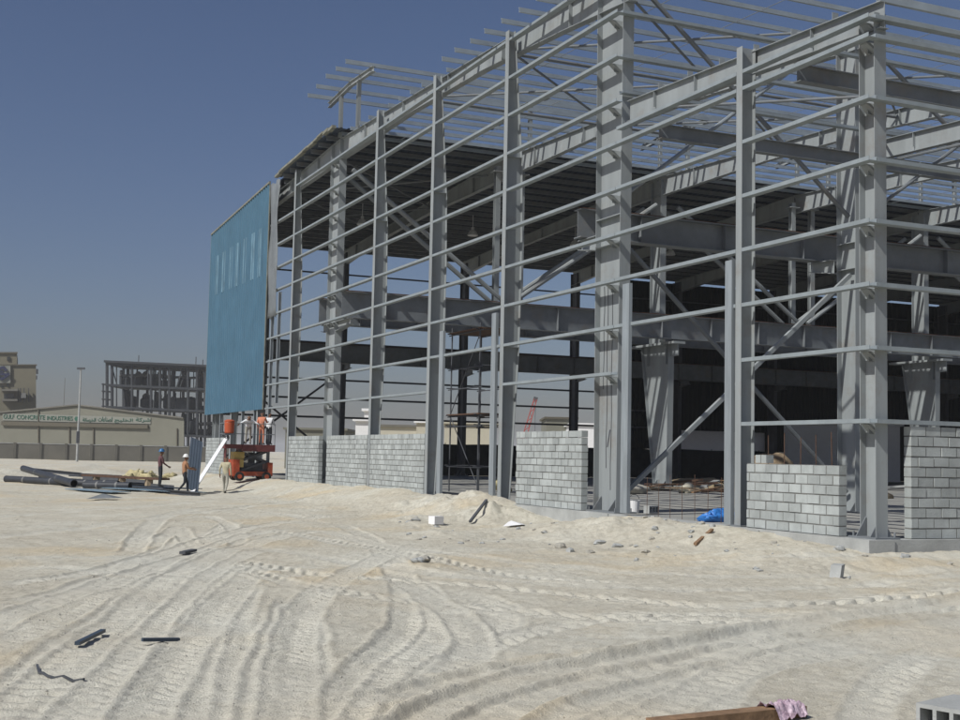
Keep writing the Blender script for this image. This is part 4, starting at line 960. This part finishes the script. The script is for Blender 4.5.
for k in range(46):
    c = np.array((rs.uniform(11, 34), 0, .05)); c[1] = 20+c[0]*.62+rs.uniform(-5, 5); an = rs.uniform(-.8, .9); L = rs.uniform(.8, 3.2); c[2] = rs.uniform(.04, .3)
    q = MB(); dd = np.array((math.cos(an), math.sin(an), rs.uniform(-.05, .12))); q.bar(c, c+dd*L, rs.uniform(.1, .35), rs.uniform(.04, .12)); o = q.build('timber_piece', rs.choice(['palewood', 'wood', 'rust', 'wood', 'concrete']), loc=c.tolist())
    tag(o, 'loose timber piece scattered over the shaded hall floor', 'timber', 'timber scattered on the hall floor')
blob((13.9, 27.4, .18), .34, .26, .24, 71, 'sack', 'creambright', 'pale sack beside the plank heap on the hall floor', 'sack', .35)
blob((10.4, 26.2, .18), .9, .5, .22, 72, 'sack', 'stone', 'flat grey sack lying in front of the plank heap', 'sack', .4)
blob((4.6, 26.6, .3), .45, .35, .33, 73, 'sack', 'yellowbag', 'pale yellow sack at the scaffold foot', 'sack', .35)
blob((6.5, 26.0, .15), 1.3, .8, .25, 74, 'sack', 'stone', 'grey sheeted bundle beside the yellow sack', 'sack', .4)
mf = thing('rebar_mesh', (.35, 6.8, 0), 'thin rusty rebar grid standing across the annexe doorway', 'mesh')
for y in np.arange(4.95, 8.9, .55):
    q = MB(); q.tube([(.4, y, 0), (.4, y+.02*math.sin(y*9), 1.0+.12*math.sin(y*5))], .007, 5); q.build('upright_bar', 'rust', mf)
for z in (.75,):
    q = MB(); q.tube([(.4, 4.8, z), (.4, 9.0, z+.03)], .006, 5); q.build('cross_bar', 'rust', mf)

# ------------------------------------------------------------------ factory, tower, plant, boundary wall far behind
def fl(x, y, d): return at(x, y, d)
# boundary wall
bw = thing('boundary_wall', at(100, 459, 185).tolist(), 'long low brown boundary wall across the desert edge', 'wall')
a, b = at(-260, 461, 175), at(260, 461, 195); a[2] = b[2] = -.6
q = MB(); q.bar(a+Z_*1.2, b+Z_*1.2, .25, 2.4); q.build('wall_panel', 'fencewall', bw)
nrm = np.cross(b-a, Z_); nrm /= np.linalg.norm(nrm)
if nrm@(CAM-a) < 0: nrm = -nrm
for t in np.linspace(0, 1, 21):
    c = a+(b-a)*t+nrm*.1; q = MB(); q.box(c+np.array((-.2, -.2, 0)), c+np.array((.2, .2, 2.55))); q.build('pier', 'fencewall', bw)
q = MB(); q.bar(a+Z_*2.44, b+Z_*2.44, .35, .1); q.build('coping', 'concrete', bw)
# factory shed with lettering
FD = 236.
def fpt(x, y, off=0.): return at(x, y, FD-(x-90)*.06)+fn*off
fn = np.zeros(3)
A0, B0 = at(-120, 460, FD+12), at(184, 462, FD-6); A0[2] = B0[2] = -.6
fu = (B0-A0)/np.linalg.norm(B0-A0); fn = np.cross(fu, Z_); fn = fn if fn@(CAM-A0) > 0 else -fn
def fz(x, y):                # pixel -> point on the facade plane
    d = ray(x, y); t = ((A0-CAM)@fn)/(d@fn); return CAM+d*t
fac = thing('factory_shed', ((A0+B0)/2).tolist(), 'long low cream factory shed with green lettering and shallow gable', 'building')
depth_ = 60.
prof = [A0, B0, fz(184, 418), fz(78, 405), fz(-120, 424)]
q = MB(); bd_ = ray(180, 445); bd_[2] = 0; bd_ /= np.linalg.norm(bd_); back = [p+bd_*depth_ for p in prof]; q.add(prof+back, [(0, 1, 2, 3, 4), (9, 8, 7, 6, 5), (0, 5, 6, 1), (1, 6, 7, 2), (4, 9, 5, 0)]); q.build('wall', 'cream', fac)
q = MB(); q.add([prof[2]+fn*.4+Z_*.15, prof[3]+fn*.4+Z_*.15, back[3]+Z_*.15, back[2]+Z_*.15, prof[2]+fn*.4-Z_*.1, prof[3]+fn*.4-Z_*.1, back[3]-Z_*.1, back[2]-Z_*.1], [(0, 1, 2, 3), (7, 6, 5, 4), (0, 4, 5, 1), (0, 3, 7, 4)])
q.add([prof[3]+fn*.4+Z_*.15, prof[4]+fn*.4+Z_*.15, back[4]+Z_*.15, back[3]+Z_*.15, prof[3]+fn*.4-Z_*.1, prof[4]+fn*.4-Z_*.1], [(0, 1, 2, 3), (0, 4, 5, 1)]); q.build('roof', 'fencewall', fac)
def fbox(x0, x1, y0, y1, off, th, m_, name, par=fac):
    p = [fz(x0, y1)+fn*off, fz(x1, y1)+fn*off, fz(x1, y0)+fn*off, fz(x0, y0)+fn*off]
    q = MB(); q.add(p+[v+fn*th for v in p], [(4, 5, 6, 7), (0, 3, 2, 1), (0, 1, 5, 4), (1, 2, 6, 5), (2, 3, 7, 6), (3, 0, 4, 7)]); return q.build(name, m_, par)
def fquad(c4, off, th, m_, name, par=fac):
    p = [fz(*c)+fn*off for c in c4]; q = MB(); q.add(p+[v+fn*th for v in p], [(4, 5, 6, 7), (0, 3, 2, 1), (0, 1, 5, 4), (1, 2, 6, 5), (2, 3, 7, 6), (3, 0, 4, 7)]); return q.build(name, m_, par)
fquad([(3, 420.5), (151, 424), (151, 417.8), (3, 413.2)], .02, .12, 'signband', 'sign_board')
fquad([(3, 425.3), (149, 428.6), (149, 425.0), (3, 421.2)], .02, .5, 'brown', 'canopy')
def text(s, x0, x1, y0, h_px, name, font=None):
    cu = bpy.data.curves.new(name, 'FONT'); cu.body = s; cu.extrude = .03; cu.materials.append(M['green'])
    o = bpy.data.objects.new(name, cu); col.objects.link(o)
    bpy.context.view_layer.update()
    dx, dy = max(o.dimensions[0], .01), max(o.dimensions[1], .01)
    p, p2 = fz(x0, y0)+fn*.2, fz(x1, y0+(x1-x0)*.021)+fn*.2; L = np.linalg.norm(p2-p); H = np.linalg.norm(fz(x0, y0)-fz(x0, y0-h_px))
    ux = (p2-p)/L; uz = np.cross(fn, ux)
    po = np.array(fac['_o'])
    sx, sz = L/dx, H/dy
    bpy.context.view_layer.update()
    m2 = bpy.data.meshes.new_from_object(o.evaluated_get(bpy.context.evaluated_depsgraph_get())); bpy.data.objects.remove(o); bpy.data.curves.remove(cu)
    m2.name = name; o = bpy.data.objects.new(name, m2); col.objects.link(o)
    o.parent = fac
    o.matrix_local = Matrix(((ux[0]*sx, uz[0]*sz, fn[0], p[0]-po[0]), (ux[1]*sx, uz[1]*sz, fn[1], p[1]-po[1]), (ux[2]*sx, uz[2]*sz, fn[2], p[2]-po[2]), (0, 0, 0, 1)))
    return o
text('GULF', 3.8, 14.6, 418.6, 4.3, 'lettering'); text('CONCRETE', 17, 45.2, 419, 4.2, 'lettering'); text('INDUSTRIES', 47.3, 72.8, 419.9, 4.0, 'lettering')
AR = {'ش': (0xFEB5, 0xFEB6, 0xFEB7, 0xFEB8), 'ر': (0xFEAD, 0xFEAE), 'ك': (0xFED9, 0xFEDA, 0xFEDB, 0xFEDC), 'ة': (0xFE93, 0xFE94), 'ا': (0xFE8D, 0xFE8E), 'ل': (0xFEDD, 0xFEDE, 0xFEDF, 0xFEE0),
      'خ': (0xFEA5, 0xFEA6, 0xFEA7, 0xFEA8), 'ي': (0xFEF1, 0xFEF2, 0xFEF3, 0xFEF4), 'ج': (0xFE9D, 0xFE9E, 0xFE9F, 0xFEA0), 'ص': (0xFEB9, 0xFEBA, 0xFEBB, 0xFEBC), 'ن': (0xFEE5, 0xFEE6, 0xFEE7, 0xFEE8),
      'ع': (0xFEC9, 0xFECA, 0xFECB, 0xFECC), 'ت': (0xFE95, 0xFE96, 0xFE97, 0xFE98), 'س': (0xFEB1, 0xFEB2, 0xFEB3, 0xFEB4)}
def shape(wd):
    out = []
    for i, ch in enumerate(wd):
        pj_ = i > 0 and len(AR[wd[i-1]]) == 4; nj = i < len(wd)-1 and len(AR[ch]) == 4
        out.append(chr(AR[ch][(3 if pj_ else 2) if nj else (1 if pj_ else 0)]))
    return ''.join(reversed(out))
ar = [shape(x) for x in ('شركة', 'الخليج', 'لصناعات', 'الخرسانة')]
for s, x0, x1 in ((ar[3], 83, 96), (ar[2], 98.5, 112.5), (ar[1], 115, 133), (ar[0], 136, 150.5)): text(s, x0, x1, 421.2, 4.6, 'lettering')
q = MB(); c = fz(77.5, 418.8)+fn*.25; r_ = np.linalg.norm(fz(77.5, 418.8)-fz(79.6, 418.8))
q.add([c+r_*(math.cos(t)*fu+math.sin(t)*Z_)+fn*k for k in (-.1, .1) for t in np.linspace(0, 2*math.pi, 6, endpoint=False)], [(6, 7, 8, 9, 10, 11), (5, 4, 3, 2, 1, 0)]+[(i, (i+1) % 6, 6+(i+1) % 6, 6+i) for i in range(6)]); q.build('emblem', 'green', fac)
for i in range(6):
    x = 15.5+i*5.4; w_ = fbox(x, x+3.6, 443.6, 448.6, .01, .08, 'glass', 'window')
for i in range(13):
    x = 105+i*4.7; w_ = fbox(x, x+3.2, 445.9, 451, .01, .08, 'glass', 'window'); 
for x in (105.5, 106.5): pass
for x, y0, y1 in ((39.0, 408.5, 449), (70, 422, 448), (94, 428, 452), (177.5, 428.5, 452)): fbox(x-.5, x+.5, y0, y1, .02, .25, 'brown', 'downpipe')
fbox(54, 63, 444.6, 445.6, .02, 2.0, 'fencewall', 'door_canopy'); fbox(56, 60, 446, 450, .01, .06, 'creambright', 'door')
# lamp post
def lamp(px, ytop, dep, label):
    t = at(px, ytop, dep); b_ = t.copy(); b_[2] = -.6; H = t[2]+.6
    l = thing('lamp_post', b_.tolist(), label, 'lamp post')
    q = MB(); q.tube([b_, t], .17, 8, r2=.10); q.build('pole', 'concrete', l)
    q = MB(); q.bar(t-rt*.5, t+rt*.5, .35, .28); q.build('lamp_head', 'dark', l)
    q = MB(); q.box(b_+np.array((-.2, -.3, 2.6)), b_+np.array((.2, .3, 4.2))); q.build('control_box', 'dark', l)
lamp(81, 368.5, 172, 'tall slim lamp post before the lettered factory shed')
for px, yt, dep, lab in ((65, 378, 290, 'thin aerial mast rising behind the shed roof'),):
    t = at(px, yt, dep); b_ = t.copy(); b_[2] = -.6; q = MB(); q.tube([b_, t], .09, 6, r2=.05); o = q.build('aerial_mast', 'fencewall', loc=b_.tolist()); tag(o, lab, 'mast')
# cream tower with emblem
TD = 290.
tw = thing('factory_tower', at(0, 460, TD).tolist(), 'tall cream tower block carrying a white and navy emblem', 'building')
def tbox(x0, x1, y0, y1, m_, name, dn, df, par=tw, gr=False):
    p = [at(x0, y1, TD-dn), at(x1, y1, TD-dn), at(x1, y0, TD-dn), at(x0, y0, TD-dn)]
    if gr:
        for k in (0, 1): p[k][2] = -.6
    fwd = ray(30, 445); fwd[2] = 0; fwd /= np.linalg.norm(fwd)
    q = MB(); q.add(p+[v+fwd*df for v in p], [(0, 1, 2, 3), (7, 6, 5, 4), (0, 4, 5, 1), (1, 5, 6, 2), (2, 6, 7, 3), (3, 7, 4, 0)]); return q.build(name, m_, par)
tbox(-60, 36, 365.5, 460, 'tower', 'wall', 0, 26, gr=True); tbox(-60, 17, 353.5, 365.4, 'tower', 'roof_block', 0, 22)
tbox(-60, 37, 364.3, 365.4, 'brown', 'cornice', .4, 1); tbox(-60, 17.6, 352, 353.4, 'brown', 'cornice', .4, 1)
em = tbox(-6, 10.5, 365.8, 383, 'signband', 'emblem', .5, .3)
cx, cy = 1.7, 373.2
def poly(pts, m_, nm, par):
    p = [at(x, y, TD-.9) for x, y in pts]; q = MB(); n = len(p); q.add(p+[v+fw*.2 for v in p], [tuple(range(n)), tuple(range(2*n-1, n-1, -1))]+[(i, i+n, (i+1) % n+n, (i+1) % n) for i in range(n)]); return q.build(nm, m_, par)
poly([(-6, 374), (-1, 367), (4, 366), (7.5, 370), (5.2, 371.6), (3, 368.8), (0, 369.6), (-2.6, 372.8), (9.6, 373.4), (9.4, 375.2), (2.2, 380.6), (-4.5, 376.8), (-3, 375.2), (2, 378), (5.4, 375.4), (-5.8, 375.2)], 'navy', 'emblem_mark', em)
poly([(-.5, 372.3), (1.5, 370.4), (3.6, 372.5)], 'navy', 'emblem_mark', em)
for x0, x1, y0, y1 in ((4, 14, 393.5, 398.5), (1, 3, 386, 387.5), (7, 8.5, 383, 386.5), (7, 10, 356.8, 360.4)): tbox(x0, x1, y0, y1, 'glass', 'window', .3, .4)
tbox(1.5, 18, 389, 391, 'fencewall', 'balcony', 2.5, 2.6); tbox(2, 17.5, 399, 401, 'fencewall', 'balcony', 2.5, 2.6)
for x in (18, 20.5, 24, 28.5): tbox(x-.4, x+.4, 388, 402, 'plant', 'pipe', 1.2, .6)
tbox(21, 26, 393, 398, 'plant2', 'vent_box', 2., 2.); tbox(36.1, 38.2, 369, 373.5, 'plant', 'vent_box', 1, 2); tbox(36.1, 37.2, 375.5, 379, 'plant', 'vent_box', 1, 2)
# process plant frame
PD = 300.
pl_ = thing('process_plant', at(155, 460, PD).tolist(), 'open dark steel process plant crammed with vessels behind the factory shed', 'building')
def ppt(x, y, dz): 
    v = at(x, y, PD); fwd = np.array((fw[0], fw[1], 0)); return v+fwd/np.linalg.norm(fwd)*dz
PXS = [107, 112, 132, 151, 160, 169.5, 188, 197, 205, 222]
rowf = lambda x, y: y+(x-107)*.045
for x in PXS:
    for dz in (0, 14):
        b_ = ppt(x, 460, dz); b_[2] = -.6; t = ppt(x, rowf(x, 362.5), dz); q = MB(); q.bar(b_, t, .5, .5); q.build('column', 'plant', pl_)
for y, h_ in ((363, .9), (385, .55), (407, .55), (432, .5)):
    q = MB()
    for dz in (0, 7, 14): q.bar(ppt(106, rowf(106, y), dz), ppt(224, rowf(224, y), dz), .6, h_)
    for x in PXS: q.bar(ppt(x, rowf(x, y), 0), ppt(x, rowf(x, y), 14), .5, h_*.8)
    q.bar(ppt(106, rowf(106, y), 7)-Z_*.2, ppt(224, rowf(224, y), 7)-Z_*.2, 14, .12, upv=Z_)
    q.build('floor_deck', 'plant', pl_)
q = MB(); q.bar(ppt(105, rowf(105, 361.6), 7), ppt(224, rowf(224, 361.6), 7), 16, .5, upv=Z_); q.build('roof', 'plant', pl_)
rs = random.Random(5)
for lo, hi in ((364, 383.5), (385.5, 406), (409, 431), (434, 458)):
    for i in range(40):
        x = rs.uniform(108, 216); dz = rs.uniform(2, 12); kind = rs.random(); yb = rowf(x, hi); q = MB(); c = ppt(x, yb, dz); hh = (hi-lo)/FPX*PD
        if kind < .35: q.tube([c, c+Z_*hh*rs.uniform(.8, 1)], rs.uniform(.15, .45), 8); nm, m_ = 'pipe', 'plant'
        elif kind < .65:
            r_ = rs.uniform(.7, 1.5); h2 = hh*rs.uniform(.3, .75); q.lathe(c, [(r_*.3, 0), (r_, .4), (r_, h2), (r_*.6, h2+.5), (.1, h2+.7)], 12); nm, m_ = 'vessel', rs.choice(['plant2', 'plant', 'plant'])
        elif kind < .85: q.box(c-np.array((rs.uniform(.6, 1.6), .8, 0)), c+np.array((rs.uniform(.6, 1.6), .8, hh*rs.uniform(.2, .6)))); nm, m_ = 'equipment_box', 'plant'
        else: q.tube([c+Z_*hh*.5, c+Z_*hh*.55+rt*rs.uniform(3, 8)], .3, 8); nm, m_ = 'pipe', 'plant2'
        q.build(nm, m_, pl_)
for i in range(26):
    x = rs.uniform(110, 214); lo, hi = rs.choice(((364, 384), (386, 406), (408, 431), (364, 406))); dz = rs.choice((0, 1, 6, 13)); q = MB()
    dx = rs.choice((0, 0, 6, -6, 9)); q.bar(ppt(x, rowf(x, hi), dz), ppt(x+dx, rowf(x+dx, lo), dz), rs.uniform(.16, .34), rs.uniform(.16, .3)); q.build('strut', 'plant', pl_)
for x in (134, 192, 199): q = MB(); t = ppt(x, rowf(x, 361), 4); q.tube([t, t+Z_*rs.uniform(1.5, 2.4)], .1, 6); q.build('roof_mast', 'plant', pl_)
q = MB()
for y in (384, 391, 399, 406): q.bar(ppt(101, y, 2), ppt(107, y+.3, 2), 3, .3)
q.bar(ppt(102, 383, 1), ppt(102, 408, 1), .25, .25); q.bar(ppt(105, 382, 1), ppt(105, 408, 1), .25, .25); q.build('stair', 'plant', pl_)

# ------------------------------------------------------------------ buildings and crane seen through the frame
def simple_building(x0, x1, yt, dep, m_, name, label, wins=(), roof=None, depth=12, cat='building'):
    a, b_ = at(x0, 445, dep), at(x1, 445, dep); top = at((x0+x1)/2, yt, dep)[2]
    bt = thing(name, [float((a[0]+b_[0])/2), float((a[1]+b_[1])/2), -.6], label, cat)
    fwd = np.array((fw[0], fw[1], 0)); fwd /= np.linalg.norm(fwd); a[2] = b_[2] = -.6
    H = top+.6; p = [a, b_, b_+Z_*H, a+Z_*H]; q = MB(); q.add(p+[v+fwd*depth for v in p], [(0, 1, 2, 3), (7, 6, 5, 4), (0, 4, 5, 1), (1, 5, 6, 2), (2, 6, 7, 3), (3, 7, 4, 0)]); q.build('wall', m_, bt)
    u = (b_-a)/np.linalg.norm(b_-a)
    q = MB(); q.obox((a+b_)/2+fwd*depth/2+Z_*(H+.12), u*(np.linalg.norm(b_-a)/2+.25), fwd*(depth/2+.25), Z_*.12); q.build('roof', roof or m_, bt)
    for (s0, s1, z0, z1) in wins:
        L = np.linalg.norm(b_-a); q = MB(); q.obox(a+u*L*(s0+s1)/2-fwd*.03+Z_*(z0+z1)/2, u*L*(s1-s0)/2, fwd*.05, Z_*(z1-z0)/2); q.build('window', 'glass', bt)
    return bt
simple_building(355, 370, 421, 105, 'white', 'gatehouse', 'small white gatehouse seen over the block walls through the frame', [(.25, .7, .9, 2.6)], depth=3)
simple_building(363.5, 369, 411, 118, 'white', 'water_tank_house', 'narrow white roof-tank house beside the gatehouse', depth=3)
simple_building(380, 418, 427, 130, 'creambright', 'site_office', 'low cream site office with dark windows seen through the frame', [(.05, .2, 1.4, 2.9), (.3, .45, 1.4, 2.9), (.55, .7, 1.4, 2.9), (.8, .95, 1.4, 2.9)], 'fencewall')
simple_building(416, 440, 423, 122, 'creambright', 'store_building', 'bright cream store with flat roof beside the site office', roof='white')
simple_building(444, 496, 424, 110, 'creambright', 'porch_building', 'cream building with a dark porch behind the scaffold', [(.0, .22, .2, 2.6), (.5, .56, 1.2, 2.4), (.7, .76, 1.2, 2.4)])
simple_building(546, 576, 419, 150, 'cream', 'roof_shed', 'dull cream shed with roof gear behind the slim dark columns', [(.1, .3, 2, 3.4)], 'brown')
simple_building(572, 668, 426, 140, 'white', 'white_warehouse', 'long white warehouse seen beyond the broad column')
simple_building(676, 900, 424, 100, 'white', 'pale_warehouse', 'pale warehouse glimpsed through the slot in the dark cladding', depth=20)
simple_building(285, 345, 430, 140, 'cream', 'brown_store', 'dull brown store far behind the ridge column', [(.2, .3, 1.5, 2.5), (.5, .6, 1.5, 2.5)])
cr = thing('lattice_crane', at(525, 440, 240).tolist(), 'red lattice crane boom rising beyond the far wall', 'crane')
a, b_ = at(526, 432, 240), at(535.5, 399, 240); q = MB(); u = (b_-a)/np.linalg.norm(b_-a); s_ = np.cross(u, fw); s_ /= np.linalg.norm(s_)
a -= u*8
Lb = np.linalg.norm(b_-a)
for k, l in ((-1, -1), (1, -1), (-1, 1), (1, 1)): q.bar(a+s_*k*.55+fw*l*.55, b_+s_*k*.25+fw*l*.25, .13, .13)
n = 16
for i in range(n):
    p, p2 = a+u*Lb*i/n, a+u*Lb*(i+1)/n; w0 = .55-.3*i/n; k = 1 if i % 2 else -1
    for l in (-1, 1): q.bar(p+s_*w0*k+fw*l*w0, p2-s_*w0*k+fw*l*w0, .09, .09)
q.build('boom', 'red', cr); q = MB(); q.tube([b_, b_-Z_*9], .05, 5); q.build('cable', 'dark', cr); q = MB(); q.obox(b_, s_*.4, fw*.3, u*.4); q.build('head', 'dark', cr)
c = a-Z_*(a[2]+.6); q = MB(); q.box(c+np.array((-2, -1.5, .9)), c+np.array((2, 1.5, max(2.4, a[2]+.6)))); q.build('cab', 'red', cr); q = MB(); q.box(c+np.array((-2.4, -1.8, 0)), c+np.array((2.4, 1.8, .9))); q.build('crawler', 'dark', cr)

# ------------------------------------------------------------------ dusty air
q = MB(); q.box((-4200, -4200, -3.5), (4200, 4200, 26))
hz_ = q.build('haze', M['white']); hz_.data.materials.clear()
hm = bpy.data.materials.new('dusty_air'); hm.use_nodes = True; t = hm.node_tree
for n_ in list(t.nodes):
    if n_.type != 'OUTPUT_MATERIAL': t.nodes.remove(n_)
pv = t.nodes.new('ShaderNodeVolumePrincipled'); pv.inputs['Color'].default_value = (.86, .88, .92, 1); pv.inputs['Density'].default_value = 0.00026; pv.inputs['Anisotropy'].default_value = 0.0
t.links.new(pv.outputs[0], t.nodes['Material Output'].inputs['Volume']); hz_.data.materials.append(hm); tag(hz_, 'thin dusty haze hanging over the site', kind='stuff')
scene.cycles.volume_bounces = 1

for o in bpy.data.objects:
    if '_o' in o: del o['_o']
